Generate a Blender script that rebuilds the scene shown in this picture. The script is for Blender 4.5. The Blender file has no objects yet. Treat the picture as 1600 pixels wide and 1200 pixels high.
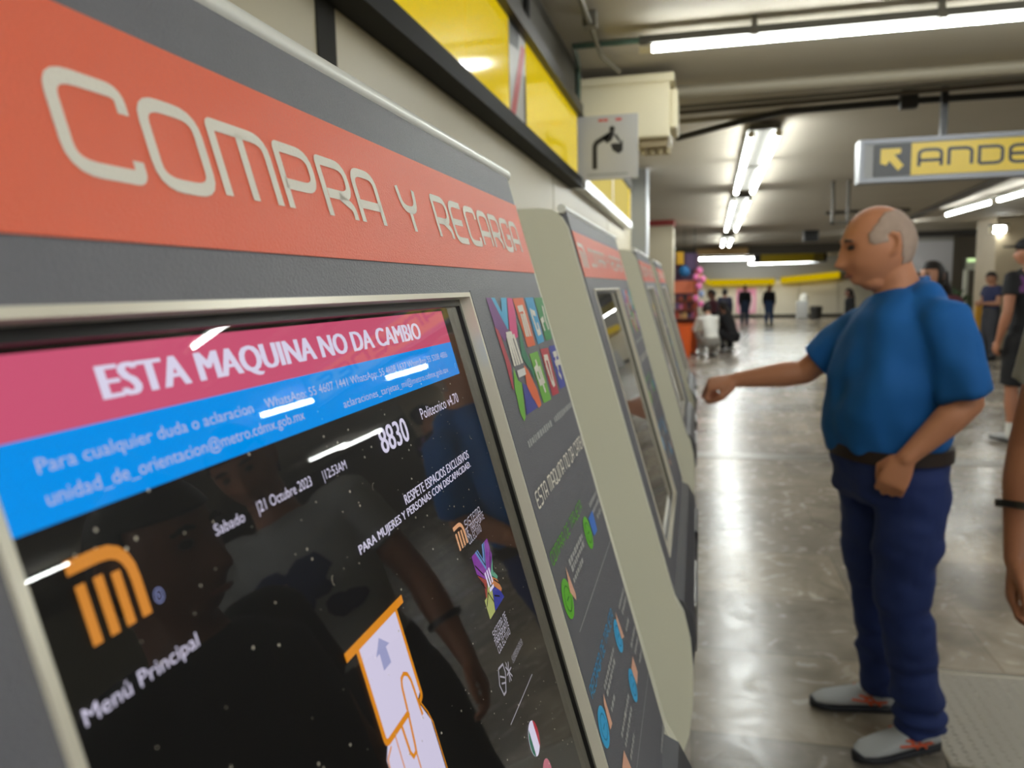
import bpy, bmesh, math, random
import numpy as np
from mathutils import Vector, Matrix, noise
random.seed(7)
S = bpy.context.scene
COL = S.collection
V = Vector

# ------------------------------------------------------------------ camera, world, exposure
CAM = V((0.0, 0.0, 1.48))                       # hand height of the photographer, standing beside the first machine
F_PX = 1200.0                                   # focal length in pixels of a 1600 px wide frame
def camera_axes():
    v = np.array([288/F_PX, 154/F_PX, 1.0]); v /= np.linalg.norm(v)          # corridor direction
    r = math.radians(-.55)
    e = np.array([-math.sin(r), math.cos(r), 0]); e -= e.dot(v)*v; e /= np.linalg.norm(e)
    x = np.cross(e, v)
    return np.array([x, v, e])                  # rows: world x, y, z in camera axes (right, up, forward)
MC = camera_axes()
cd = bpy.data.cameras.new('camera'); cam = bpy.data.objects.new('camera', cd); COL.objects.link(cam)
R_, U_, W_ = MC[:, 0], MC[:, 1], MC[:, 2]
cam.matrix_world = Matrix(((R_[0], U_[0], -W_[0], CAM.x), (R_[1], U_[1], -W_[1], CAM.y), (R_[2], U_[2], -W_[2], CAM.z), (0, 0, 0, 1)))
cd.sensor_width = 36; cd.sensor_fit = 'HORIZONTAL'; cd.lens = 36*F_PX/1600
cd.clip_start = .01; cd.clip_end = 200
cd.dof.use_dof = True; cd.dof.focus_distance = .44; cd.dof.aperture_fstop = cd.lens/2.7
S.camera = cam
S.view_settings.view_transform = 'Standard'; S.view_settings.look = 'None'
S.view_settings.gamma = 1; S.view_settings.use_curve_mapping = False
S.view_settings.exposure = 0.65
w = bpy.data.worlds.new('station_air'); S.world = w; w.use_nodes = True
w.node_tree.nodes['Background'].inputs[0].default_value = (.9, .95, 1, 1)
w.node_tree.nodes['Background'].inputs[1].default_value = .02
TUBE_LIGHT = 27.0                               # radiance of the fluorescent tubes

def at(px, py, Y):
    """point on the plane y = Y seen in that direction of the photograph"""
    d = MC @ np.array([(px-800)/F_PX, -(py-600)/F_PX, 1.0])
    k = Y/d[1]
    return V((d[0]*k, Y, CAM.z+d[2]*k))
def at_z(px, py, z=0.0):
    d = MC @ np.array([(px-800)/F_PX, -(py-600)/F_PX, 1.0])
    k = (z-CAM.z)/d[2]
    return V((d[0]*k, d[1]*k, z))

# ------------------------------------------------------------------ materials
MATS = {}
def srgb(c):
    return tuple(((x/255+.055)/1.055)**2.4 if x > 10 else x/255/12.92 for x in c)
def mat(name, rgb, rough=.5, metal=0.0, bump=0.0, scale=200.0, vary=0.0, vscale=3.0, spec=.5, emit=0.0, sheen=0.0):
    if name in MATS: return MATS[name]
    m = bpy.data.materials.new(name); m.use_nodes = True; MATS[name] = m
    nt = m.node_tree; b = nt.nodes['Principled BSDF']
    c = srgb(rgb)+(1,)
    b.inputs['Base Color'].default_value = c
    b.inputs['Roughness'].default_value = rough; b.inputs['Metallic'].default_value = metal
    b.inputs['Specular IOR Level'].default_value = spec
    if sheen: b.inputs['Sheen Weight'].default_value = sheen
    if emit:
        b.inputs['Emission Color'].default_value = c; b.inputs['Emission Strength'].default_value = emit
    tc = nt.nodes.new('ShaderNodeTexCoord')
    if vary:
        n = nt.nodes.new('ShaderNodeTexNoise'); n.inputs['Scale'].default_value = vscale; n.inputs['Detail'].default_value = 6
        nt.links.new(tc.outputs['Object'], n.inputs['Vector'])
        r = nt.nodes.new('ShaderNodeMix'); r.data_type = 'RGBA'
        r.inputs[6].default_value = tuple(x*(1-vary) for x in c[:3])+(1,)
        r.inputs[7].default_value = tuple(min(1, x*(1+vary)) for x in c[:3])+(1,)
        nt.links.new(n.outputs['Fac'], r.inputs[0]); nt.links.new(r.outputs[2], b.inputs['Base Color'])
    if bump:
        n = nt.nodes.new('ShaderNodeTexNoise'); n.inputs['Scale'].default_value = scale; n.inputs['Detail'].default_value = 3
        nt.links.new(tc.outputs['Object'], n.inputs['Vector'])
        bp = nt.nodes.new('ShaderNodeBump'); bp.inputs['Strength'].default_value = bump; bp.inputs['Distance'].default_value = .002
        nt.links.new(n.outputs['Fac'], bp.inputs['Height']); nt.links.new(bp.outputs[0], b.inputs['Normal'])
    return m
def glow(name, rgb, strength):
    if name in MATS: return MATS[name]
    m = bpy.data.materials.new(name); m.use_nodes = True; MATS[name] = m
    nt = m.node_tree; nt.nodes.remove(nt.nodes['Principled BSDF'])
    e = nt.nodes.new('ShaderNodeEmission'); e.inputs[0].default_value = srgb(rgb)+(1,); e.inputs[1].default_value = strength
    nt.links.new(e.outputs[0], nt.nodes['Material Output'].inputs[0])
    return m
def glass_pane(name, ior=1.5, tint=(1, 1, 1)):
    m = bpy.data.materials.new(name); m.use_nodes = True
    nt = m.node_tree; nt.nodes.remove(nt.nodes['Principled BSDF'])
    t = nt.nodes.new('ShaderNodeBsdfTransparent'); t.inputs[0].default_value = tint+(1,)
    g = nt.nodes.new('ShaderNodeBsdfGlossy'); g.inputs['Roughness'].default_value = .012
    fr = nt.nodes.new('ShaderNodeFresnel'); fr.inputs[0].default_value = ior
    mx = nt.nodes.new('ShaderNodeMixShader')
    ge = nt.nodes.new('ShaderNodeNewGeometry'); sb = nt.nodes.new('ShaderNodeMath'); sb.operation = 'SUBTRACT'; sb.inputs[0].default_value = 1
    mu = nt.nodes.new('ShaderNodeMath'); mu.operation = 'MULTIPLY'
    nt.links.new(ge.outputs['Backfacing'], sb.inputs[1]); nt.links.new(sb.outputs[0], mu.inputs[0]); nt.links.new(fr.outputs[0], mu.inputs[1])
    nt.links.new(mu.outputs[0], mx.inputs[0]); nt.links.new(t.outputs[0], mx.inputs[1]); nt.links.new(g.outputs[0], mx.inputs[2])
    nt.links.new(mx.outputs[0], nt.nodes['Material Output'].inputs[0])
    return m

# ------------------------------------------------------------------ object helpers
def link(name, me, m=None, parent=None, smooth=False):
    o = bpy.data.objects.new(name, me); COL.objects.link(o)
    if m is not None and not me.materials: me.materials.append(m)
    if parent is not None: o.parent = parent
    if smooth:
        for p in me.polygons: p.use_smooth = True
    return o
def tag(o, label=None, cat=None, group=None, kind=None):
    if label: o['label'] = label
    if cat: o['category'] = cat
    if group: o['group'] = group
    if kind: o['kind'] = kind
    return o
def thing(name, label, cat, loc=(0, 0, 0), group=None):
    o = bpy.data.objects.new(name, None); COL.objects.link(o); o.location = loc; o.empty_display_size = .1
    return tag(o, label, cat, group)
def copy_tree(o, parent=None):
    c = o.copy(); COL.objects.link(c)
    if parent is not None: c.parent = parent
    for ch in o.children: copy_tree(ch, c)
    return c

class MB:
    """collects shapes into one mesh"""
    def __init__(s): s.bm = bmesh.new()
    def face(s, pts):
        vs = [s.bm.verts.new(p) for p in pts]
        try: s.bm.faces.new(vs)
        except ValueError: pass
        return s
    def box(s, lo, hi, bev=0.0):
        lo, hi = [min(a, b) for a, b in zip(lo, hi)], [max(a, b) for a, b in zip(lo, hi)]
        b2 = bmesh.new(); r = bmesh.ops.create_cube(b2, size=1)
        for v in b2.verts:
            v.co = V(((lo[i]+hi[i])/2+v.co[i]*(hi[i]-lo[i])) for i in range(3))
        if bev: bmesh.ops.bevel(b2, geom=list(b2.edges), offset=bev, segments=3, profile=.5, affect='EDGES')
        return s.add(b2)
    def add(s, b2, mx=None):
        if mx is not None: b2.transform(mx)
        me = bpy.data.meshes.new('tmp'); b2.to_mesh(me); b2.free(); s.bm.from_mesh(me); bpy.data.meshes.remove(me); return s
    def prism(s, poly, axis, lo, hi):
        """poly in the two other axes (in xyz order), extruded along axis from lo to hi"""
        def P(p, h):
            q = list(p); q.insert(axis, h); return V(q)
        n = len(poly)
        a = [s.bm.verts.new(P(p, lo)) for p in poly]; b = [s.bm.verts.new(P(p, hi)) for p in poly]
        s.bm.faces.new(a); s.bm.faces.new(b[::-1])
        for i in range(n): s.bm.faces.new((a[i], b[i], b[(i+1) % n], a[(i+1) % n]))
        return s
    def tube(s, pts, rad, n=12, caps=True):
        pts = [V(p) for p in pts]
        rad = rad if isinstance(rad, (list, tuple)) else [rad]*len(pts)
        rings = []; up = None
        for i, p in enumerate(pts):
            t = (pts[min(i+1, len(pts)-1)]-pts[max(i-1, 0)]).normalized()
            if up is None: up = t.orthogonal().normalized()
            up = (up-up.dot(t)*t).normalized(); sd = t.cross(up)
            rings.append([s.bm.verts.new(p+(up*math.cos(2*math.pi*k/n)+sd*math.sin(2*math.pi*k/n))*rad[i]) for k in range(n)])
        for a, b in zip(rings, rings[1:]):
            for k in range(n): s.bm.faces.new((a[k], a[(k+1) % n], b[(k+1) % n], b[k]))
        if caps: s.bm.faces.new(rings[0][::-1]); s.bm.faces.new(rings[-1])
        return s
    def capsule(s, pts, rad, n=14):
        """a round-ended tapering limb"""
        pts = [V(p) for p in pts]; P, R = [], []
        t0 = (pts[1]-pts[0]).normalized(); t1 = (pts[-1]-pts[-2]).normalized()
        for a in (85, 60, 30): P.append(pts[0]-t0*rad[0]*math.sin(math.radians(a))); R.append(rad[0]*math.cos(math.radians(a)))
        P += pts; R += list(rad)
        for a in (30, 60, 85): P.append(pts[-1]+t1*rad[-1]*math.sin(math.radians(a))); R.append(rad[-1]*math.cos(math.radians(a)))
        return s.tube(P, R, n)
    def ball(s, c, r, seg=20, rings=12, mx=None):
        b2 = bmesh.new(); bmesh.ops.create_uvsphere(b2, u_segments=seg, v_segments=rings, radius=1)
        r = (r, r, r) if isinstance(r, (int, float)) else r
        m = Matrix.Translation(V(c)) @ (mx.to_4x4() if mx is not None else Matrix.Identity(4)) @ Matrix.Diagonal((*r, 1))
        return s.add(b2, m)
    def rings(s, secs, left, n=28, e=2.3):
        """trunk: sections (centre, half depth, half width) along a spine, left = direction of the left side"""
        pts = [V(c) for c, _, _ in secs]; L = V(left).normalized(); out = []
        for i, (c, hd, hw) in enumerate(secs):
            t = (pts[min(i+1, len(pts)-1)]-pts[max(i-1, 0)]).normalized()
            l = (L-L.dot(t)*t).normalized(); f = l.cross(t)
            ring = []
            for k in range(n):
                a = 2*math.pi*k/n; ca, sa = math.cos(a), math.sin(a)
                q = (abs(ca)**e+abs(sa)**e)**(-1/e)
                ring.append(s.bm.verts.new(V(c)+f*hd*ca*q+l*hw*sa*q))
            out.append(ring)
        for a, b in zip(out, out[1:]):
            for k in range(n): s.bm.faces.new((a[k], a[(k+1) % n], b[(k+1) % n], b[k]))
        s.bm.faces.new(out[0][::-1]); s.bm.faces.new(out[-1])
        return s
    def mesh(s, name):
        bmesh.ops.recalc_face_normals(s.bm, faces=s.bm.faces)
        me = bpy.data.meshes.new(name); s.bm.to_mesh(me); s.bm.free(); return me
    def build(s, name, m, parent=None, smooth=False):
        o = link(name, s.mesh(name), m, parent)
        if smooth: shade(o)
        return o
def shade(o, ang=40):
    me = o.data
    for p in me.polygons: p.use_smooth = True
    bm = bmesh.new(); bm.from_mesh(me)
    for e in bm.edges:
        if len(e.link_faces) == 2 and e.calc_face_angle(0) > math.radians(ang): e.smooth = False
    bm.to_mesh(me); bm.free()
def solid(name, mb, m, parent, voxel, smooth=4, fold=None):
    """fuse overlapping shapes into one continuous skin"""
    o = link(name, mb.mesh(name), m, None)
    r = o.modifiers.new('fuse', 'REMESH'); r.mode = 'VOXEL'; r.voxel_size = voxel; r.use_smooth_shade = True
    if smooth:
        q = o.modifiers.new('soften', 'SMOOTH'); q.iterations = smooth; q.factor = .5
    dg = bpy.context.evaluated_depsgraph_get(); dg.update()
    me = bpy.data.meshes.new_from_object(o.evaluated_get(dg)); old = o.data
    o.modifiers.clear(); o.data = me; me.name = name; bpy.data.meshes.remove(old)
    if not me.materials: me.materials.append(m)
    if fold:
        n = len(me.vertices)
        nor = [v.normal.copy() for v in me.vertices]
        for v, nn in zip(me.vertices, nor): v.co += nn*fold(v.co)
    for p in me.polygons: p.use_smooth = True
    if parent is not None: o.parent = parent
    return o
def struct(o):
    o['kind'] = 'structure'; return o

# ------------------------------------------------------------------ lettering
def ribbon(mb, pts, wd, put, closed=False):
    """flat stroke of width wd along a 2D polyline; put maps 2D to 3D"""
    P = [np.array(p, float) for p in pts]; n = len(P); Lp, Rp = [], []
    for i in range(n):
        a = P[i]-P[i-1] if (i > 0 or closed) else P[1]-P[0]
        b = P[(i+1) % n]-P[i] if (i < n-1 or closed) else P[-1]-P[-2]
        a = a/(np.linalg.norm(a)+1e-12); b = b/(np.linalg.norm(b)+1e-12)
        t = a+b; t = t/(np.linalg.norm(t)+1e-12); k = min(1/max(t.dot(a), .3), 2.0)
        nn = np.array([-t[1], t[0]])*wd/2*k
        Lp.append(P[i]+nn); Rp.append(P[i]-nn)
    for i in range(n if closed else n-1):
        j = (i+1) % n
        mb.face([put(*Lp[i]), put(*Lp[j]), put(*Rp[j]), put(*Rp[i])])
def fillet(pts, r, closed=False, asp=1.0):
    """round the corners of a polyline; r in units of height, asp = width of the glyph"""
    n = len(pts); out = []
    Q = [np.array((p[0]*asp, p[1])) for p in pts]
    for i, p in enumerate(Q):
        rr = pts[i][2] if len(pts[i]) > 2 else r
        if (not closed and i in (0, n-1)) or rr <= 0: out.append(p); continue
        a, b = Q[i-1]-p, Q[(i+1) % n]-p; la, lb = np.linalg.norm(a), np.linalg.norm(b)
        k = min(rr, la*.49, lb*.49); A, B = p+a/la*k, p+b/lb*k
        for u in np.linspace(0, 1, 6): out.append((1-u)**2*A+2*u*(1-u)*p+u*u*B)
    return out
GLYPH = {  # strokes of the station lettering; a third number is that corner's rounding
 'A': [[(0, 0), (0, 1), (1, 1), (1, 0)], [(0, .36), (1, .36)]], 'B': [[(0, 0, 0), (0, 1, 0), (.92, 1), (.92, .52, .1), (1, .5, .05), (1, 0), (0, 0)], [(0, .52), (.95, .52)]],
 'C': [[(1, .74), (1, 1), (0, 1), (0, 0), (1, 0), (1, .2)]], 'D': [[(0, 0), (0, 1, 0), (1, 1), (1, 0), (0, 0)]],
 'E': [[(1, 1), (0, 1), (0, 0), (1, 0)], [(0, .5), (.85, .5)]], 'G': [[(1, .78), (1, 1), (0, 1), (0, 0), (1, 0), (1, .45, 0), (.55, .45)]],
 'I': [[(.5, 0), (.5, 1)]], 'J': [[(1, 1), (1, 0), (0, 0), (0, .25)]], 'L': [[(0, 1), (0, 0), (1, 0)]],
 'M': [[(0, 0), (0, 1, .06), (1, 1), (1, 0)], [(.5, 0), (.5, .97)]], 'N': [[(0, 0), (0, 1, .06), (1, 1), (1, 0)]],
 'O': [[(0, 0), (1, 0), (1, 1), (0, 1), None]], 'P': [[(0, 0), (0, 1, .06), (1, 1), (1, .4), (0, .4)]],
 'Q': [[(0, 0), (1, 0), (1, 1), (0, 1), None], [(.6, .3), (1.08, -.08)]], 'R': [[(0, 0), (0, 1, .06), (1, 1), (1, .42), (.1, .42)], [(.5, .42), (1, .22, .1), (1, 0)]],
 'S': [[(1, 1), (0, 1), (0, .52), (1, .48), (1, 0), (0, 0)]], 'T': [[(0, 1), (1, 1)], [(.5, 1), (.5, 0)]], 'U': [[(0, 1), (0, 0), (1, 0), (1, 1)]],
 'V': [[(0, 1), (.5, 0, 0), (1, 1)]], 'Y': [[(0, 1), (.1, .5), (.9, .5), (1, 1)], [(.5, .5), (.5, 0)]], '.': [[(.4, 0), (.6, 0)]]}
GW = {'I': .16, 'M': .95, '.': .2, ' ': .42}
def metro_text(mb, txt, x0, x1, y0, y1, put, stroke=.13, gap=.24, rnd=.26, word=None):
    """station lettering fitted into the box; put maps (x, y) onto the surface"""
    tot = sum(GW.get(c, .72)+gap for c in txt)-gap
    h = y1-y0; sx = (x1-x0)/tot; cx = 0
    wi = 0
    for c in txt:
        gw = GW.get(c, .72); wi += c == ' '
        for st in (GLYPH.get(c, []) if word in (None, wi) else []):
            cl = st[-1] is None; st = st[:-1] if cl else st
            pl = fillet(st, rnd, cl, gw)
            hs = stroke/2
            pl = [(x0+(cx+p[0])*sx, y0+(hs+p[1]*(1-stroke))*h) for p in pl]
            ribbon(mb, pl, stroke*min(h, sx*1.4), put, cl)
        cx += gw+gap
def type_text(body, bold=0.0, shear=0.0):
    """plain sans lettering as (verts, faces) in a unit box 0..1"""
    cu = bpy.data.curves.new('lettering', 'FONT'); cu.body = body; cu.size = 1; cu.offset = bold; cu.shear = shear
    cu.resolution_u = 3
    o = bpy.data.objects.new('lettering', cu); COL.objects.link(o)
    dg = bpy.context.evaluated_depsgraph_get(); dg.update()
    me = bpy.data.meshes.new_from_object(o.evaluated_get(dg))
    vs = np.array([v.co[:2] for v in me.vertices]); fs = [tuple(p.vertices) for p in me.polygons]
    bpy.data.objects.remove(o); bpy.data.curves.remove(cu); bpy.data.meshes.remove(me)
    lo, hi = vs.min(0), vs.max(0)
    return (vs-lo)/(hi-lo+1e-9), fs
def put_text(mb, body, box, put, bold=0.0):
  for dx in ((-bold, 0, bold) if bold else (0,)):
    x0, x1, y0, y1 = box; x0 += dx*(y1-y0); x1 += dx*(y1-y0)
    vs, fs = type_text(body)
    bv = [mb.bm.verts.new(put(x0+(x1-x0)*v[0], y0+(y1-y0)*v[1])) for v in vs]
    for f in fs:
        try: mb.bm.faces.new([bv[i] for i in f])
        except ValueError: pass

# palette
M_ = mat
CREAM = M_('machine cream enamel', (216, 214, 196), .38, bump=.05, scale=300)
FACE = M_('charcoal textured sheet', (100, 100, 107), .42, bump=.35, scale=900, vary=.08, vscale=40)
ORANGE = M_('orange printed band', (230, 100, 66), .42, bump=.3, scale=900)
PRINT = M_('off white print', (226, 220, 208), .45, bump=.3, scale=900)
CHROME = M_('satin silver trim', (226, 220, 204), .28, .35)
BLACK = M_('black plastic', (12, 12, 13), .35)
DARKGREY = M_('dark grey enamel', (66, 66, 72), .4)
STEEL = M_('satin steel', (170, 170, 168), .35, 1.0)

# ------------------------------------------------------------------ the station hall
CEIL = 2.68
XW = -.66                                       # face of the panelled wall behind the machines
WALLC = M_('wall cream panels', (196, 186, 160), .45, vary=.07, vscale=2, bump=.05, scale=60)
CEILC = M_('ceiling paint', (178, 170, 154), .8, bump=.1, scale=40, vary=.1, vscale=1.2)
def floor_material():
    m = bpy.data.materials.new('polished stone floor'); m.use_nodes = True; nt = m.node_tree; b = nt.nodes['Principled BSDF']
    N = nt.nodes.new; Lk = nt.links.new
    tc = N('ShaderNodeTexCoord')
    br = N('ShaderNodeTexBrick'); br.inputs['Scale'].default_value = 1; br.inputs['Brick Width'].default_value = 1.15; br.inputs['Row Height'].default_value = .62
    br.inputs['Mortar Size'].default_value = .004; br.inputs['Mortar Smooth'].default_value = .3; br.offset = .37
    br.inputs['Color1'].default_value = (.76, .76, .78, 1); br.inputs['Color2'].default_value = (1.16, 1.12, 1.04, 1); br.inputs['Mortar'].default_value = (.6, .58, .55, 1)
    n1 = N('ShaderNodeTexNoise'); n1.inputs['Scale'].default_value = 1.1; n1.inputs['Detail'].default_value = 7; n1.inputs['Distortion'].default_value = 1.2
    n2 = N('ShaderNodeTexNoise'); n2.inputs['Scale'].default_value = 5; n2.inputs['Detail'].default_value = 5; n2.inputs['Distortion'].default_value = 2.5
    cr = N('ShaderNodeValToRGB'); e = cr.color_ramp.elements
    e[0].position = .32; e[0].color = srgb((122, 115, 105))+(1,); e[1].position = .7; e[1].color = srgb((178, 169, 157))+(1,)
    k = e.new(.5); k.color = srgb((148, 140, 129))+(1,)
    ad = N('ShaderNodeMath'); ad.operation = 'MULTIPLY_ADD'; ad.inputs[1].default_value = .35
    ml = N('ShaderNodeMix'); ml.data_type = 'RGBA'; ml.blend_type = 'MULTIPLY'; ml.inputs[0].default_value = 1
    for n in (br, n1, n2): Lk(tc.outputs['Object'], n.inputs['Vector'])
    Lk(n2.outputs['Fac'], ad.inputs[0]); Lk(n1.outputs['Fac'], ad.inputs[2])
    s = N('ShaderNodeMath'); s.operation = 'SUBTRACT'; s.inputs[1].default_value = .17
    Lk(ad.outputs[0], s.inputs[0]); Lk(s.outputs[0], cr.inputs[0]); Lk(cr.outputs[0], ml.inputs[6]); Lk(br.outputs['Color'], ml.inputs[7])
    Lk(ml.outputs[2], b.inputs['Base Color'])
    rr = N('ShaderNodeMapRange'); rr.inputs[1].default_value = .3; rr.inputs[2].default_value = .7; rr.inputs[3].default_value = .17; rr.inputs[4].default_value = .30
    Lk(n2.outputs['Fac'], rr.inputs[0]); Lk(rr.outputs[0], b.inputs['Roughness'])
    bp = N('ShaderNodeBump'); bp.inputs['Strength'].default_value = .06; bp.inputs['Distance'].default_value = .004
    n3 = N('ShaderNodeTexNoise'); n3.inputs['Scale'].default_value = 5; n3.inputs['Detail'].default_value = 2; Lk(tc.outputs['Object'], n3.inputs['Vector'])
    Lk(n3.outputs['Fac'], bp.inputs['Height']); Lk(bp.outputs[0], b.inputs['Normal'])
    b.inputs['Specular IOR Level'].default_value = .5
    return m
struct(MB().box((-4, -8, -.1), (18, 40, 0)).build('floor', floor_material()))
struct(MB().box((-4, -8, CEIL), (18, 40, CEIL+.1)).build('ceiling', CEILC))
struct(MB().box((-4, -8.1, 0), (18, -8, CEIL)).build('wall_near', WALLC))
struct(MB().box((17.9, -8, 0), (18, 40, CEIL)).build('wall_right', WALLC))
# the panelled wall: cream sheets with dark open joints
wl = MB(); jt = [-8, -5.6, -3.2, -.9, 1.335, 3.65, 5.95, 8.15]
for a, b in zip(jt, jt[1:]): wl.box((XW-.02, a+.011, .0), (XW, b-.011, CEIL))
wall_left = struct(wl.build('wall_left', WALLC))
struct(MB().box((XW-.14, -8, 0), (XW-.021, 8.15, CEIL)).build('wall_left_core', M_('dark joint', (38, 36, 32), .8)))
def _ys(px):
    d = MC @ np.array([(px-800)/F_PX, 540/F_PX, 1.0]); return float(d[1]*XW/d[0])
struct(MB().box((XW-.01, _ys(494), .0), (XW+.004, _ys(522), CEIL)).build('trim_9', M_('dark joint', (38, 36, 32), .8)))
# steel end post of that wall
struct(MB().box((XW-.14, 8.16, 0), (XW+.15, 8.42, CEIL), .01).build('trim_1', M_('grey end post', (150, 152, 150), .35, .4)))
struct(MB().box((XW+.152, 8.15, 0), (XW+.162, 8.43, CEIL)).build('trim_2', M_('pale lit corner strip', (214, 218, 226), .35)))  # pale strip paints the lit edge of the end post
# far end of the hall
FARC = M_('far wall cream panels', (214, 206, 186), .5, vary=.05, vscale=1)
fw = MB()
for i in range(10): fw.box((-2+i*1.6+.012, 36, 0.12), (-2+(i+1)*1.6-.012, 36.1, 1.62))
struct(fw.build('wall_far', FARC))
struct(MB().box((-4, 36.1, 0), (18, 36.2, CEIL)).build('wall_far_core', M_('far wall grey', (120, 118, 114), .7)))
struct(MB().box((-2, 35.9, 0), (14, 36, .14)).build('baseboard_far', M_('dark plinth', (60, 56, 50), .6)))
struct(MB().box((-4, 8.43, 0), (-3.9, 36, CEIL)).build('wall_side_passage', WALLC))
YEL = M_('yellow sign enamel with glow', (244, 212, 0), .1, emit=.22)  # weak glow added so the sign panels look brighter
def far_strip(x0, x1, z0, z1, z2, z3, y, lab):
    b = MB(); b.bm
    b.prism([(x0, z0), (x1, z2), (x1, z3), (x0, z1)], 1, y, 36.0)
    o = b.build('yellow_stripe_panel', glow('lit yellow strip', (232, 196, 10), .4)); tag(o, lab, 'sign panel')
    return o
def px_strip(a, b, th, Y, lab):
    p, q = at(*a, Y), at(*b, Y); h = th*Y/F_PX
    return far_strip(p.x, q.x, p.z-h, p.z, q.z-h, q.z, Y, lab)
px_strip((1111, 437), (1211, 435), 9, 35.6, 'lit yellow strip along the far wall above the two walkers')
px_strip((1222, 433), (1312, 424), 9, 35.4, 'lit yellow strip tilting up along the far wall behind the bald man')
px_strip((1088, 424), (1110, 438), 8, 35.5, 'short slanting yellow strip at the far corner beside the balloons')
# right hand back wall of the hall with a passage in it
BW = 21.0
bl, br_ = at(1408, 437, BW).x, at(1487, 437, BW).x
struct(MB().box((bl, BW, 0), (br_, BW+.2, CEIL-.12)).build('wall_back', M_('back wall grey', (150, 146, 138), .6)))
pr = at(1549, 437, BW).x
struct(MB().box((br_, BW+1.4, 0), (18, BW+1.6, CEIL)).build('wall_passage', M_('passage wall brown', (104, 94, 80), .7)))
struct(MB().box((at(1424, 400, BW).x, BW-.25, CEIL-.13), (pr+.6, BW+.1, CEIL)).build('trim_3', M_('dark lintel', (52, 48, 43), .6)))
# banner with dark figures hanging on the back wall
bn = thing('wall_banner', 'pale grey banner with dark blurred shapes behind the bald man\'s head', 'banner', (0, BW, 0))
bx0, bx1 = at(1424, 437, BW).x, at(1486, 437, BW).x
zt, zb = at(1450, 377, BW).z, at(1450, 440, BW).z
MB().box((bx0, -.05, zb), (bx1, -.01, zt)).build('cloth', M_('banner pale grey', (196, 194, 196), .7), bn)
dk = MB()
for i, (a, b, h) in enumerate([(1432, 1437, .24), (1439, 1442, .34), (1448, 1453, .3), (1455, 1459, .42), (1461, 1464, .36), (1466, 1470, .45)]):
    x0, x1 = at(a, 430, BW).x, at(b, 430, BW).x
    dk.box((x0, -.056, zb+.02), (x1, -.05, zb+h))
dk.build('dark_shapes', M_('banner ink', (48, 50, 58), .7), bn)
# pillars
struct(MB().box((at(1553, 437, 16.8).x, 16.8, .12), (at(1553, 437, 16.8).x+1.3, 17.9, CEIL), .02).build('pillar_right', M_('pillar stone', (182, 166, 138), .45, vary=.08, vscale=3)))
struct(MB().box((at(1553, 437, 16.8).x-.03, 16.77, 0), (at(1553, 437, 16.8).x+1.33, 17.93, .12)).build('trim_4', M_('dark plinth', (60, 56, 50), .6)))
kx0, kx1 = at(1014, 420, 14.6).x, at(1052, 420, 14.6).x
struct(MB().box((kx0-.1, 14.6, 0), (kx1, 15.5, CEIL-.1), .02).build('pillar_left', M_('pillar cream', (176, 166, 142), .5, vary=.06)))
struct(MB().box((kx0-.12, 14.57, CEIL-.1), (kx1+.01, 15.53, CEIL)).build('trim_5', M_('dark red collar', (128, 40, 34), .5)))
# soffit crossing the far ceiling
struct(MB().box((-4, 25.4, CEIL-.27), (8.5, 26, CEIL)).build('trim_6', M_('soffit', (92, 86, 76), .7)))
struct(MB().box((at(1088, 394, 25).x, 25.1, at(1088, 399, 25).z), (at(1169, 394, 25).x, 25.4, at(1088, 389, 25).z)).build('trim_7', M_('tan soffit strip', (206, 168, 104), .5)))  # tan colour stands for the orange light on the soffit

# ------------------------------------------------------------------ fluorescent lamps
TUBEW = glow('cool white tube', (248, 253, 250), TUBE_LIGHT)
TUBEW2 = glow('neutral white tube', (255, 250, 226), TUBE_LIGHT)
CAPM = M_('lamp socket', (226, 216, 186), .5)
def lamp(a, b, lab, r=.02, tubes=(0.0,), grp=None, ends=True, hang=.06, house=True):
    a, b = V(a), V(b); d = (b-a).normalized(); sd = V((-d.y, d.x, 0))
    mid = (a+b)/2
    t = thing('fluorescent_lamp', lab, 'lamp', mid, grp)
    for q in tubes:
        MB().tube([a+d*.05+sd*q-mid, b-d*.05+sd*q-mid], r, 14).build('tube', TUBEW, t, True)
        if ends:
            for p, e in ((a, d), (b, -d)):
                MB().tube([p+sd*q-mid, p+e*.06+sd*q-mid], r*1.15, 12).build('socket', CAPM, t, True)
    if True:
        w2 = max(abs(q) for q in tubes)+r*1.2
        c = MB(); L = (b-a).length
        up = r+.006
        pts = [(-w2, up), (w2, up), (w2*.8, up+.035), (-w2*.8, up+.035)]
        mx = Matrix((( d.x, sd.x, 0, 0), (d.y, sd.y, 0, 0), (0, 0, 1, 0), (0, 0, 0, 1)))
        b2 = MB(); b2.prism(pts, 0, -L/2, L/2); me = b2.mesh('housing'); me.transform(mx)
        link('housing', me, M_('lamp housing', (84, 82, 76), .6), t)
    if not house:
        for k in (.2, .5, .8) if (b-a).length > 1.6 else (.3, .7):
            p = a+(b-a)*k-mid
            MB().box(p+V((-.013, -.013, r*.4)), p+V((.013, .013, CEIL-a.z))).box(p+V((-.017, -.03, r*.8)), p+V((.017, .03, r*.8+.03))).build('bracket', M_('bracket steel', (96, 92, 84), .5, .5), t)
    return t
LZ = 2.58
def row_pt(x, y): return (x, y, LZ)
lamp(row_pt(-.27, 3.80), row_pt(2.3, 3.82), 'long bare fluorescent tube crossing the near ceiling beside the white box', .016, house=False)
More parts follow.
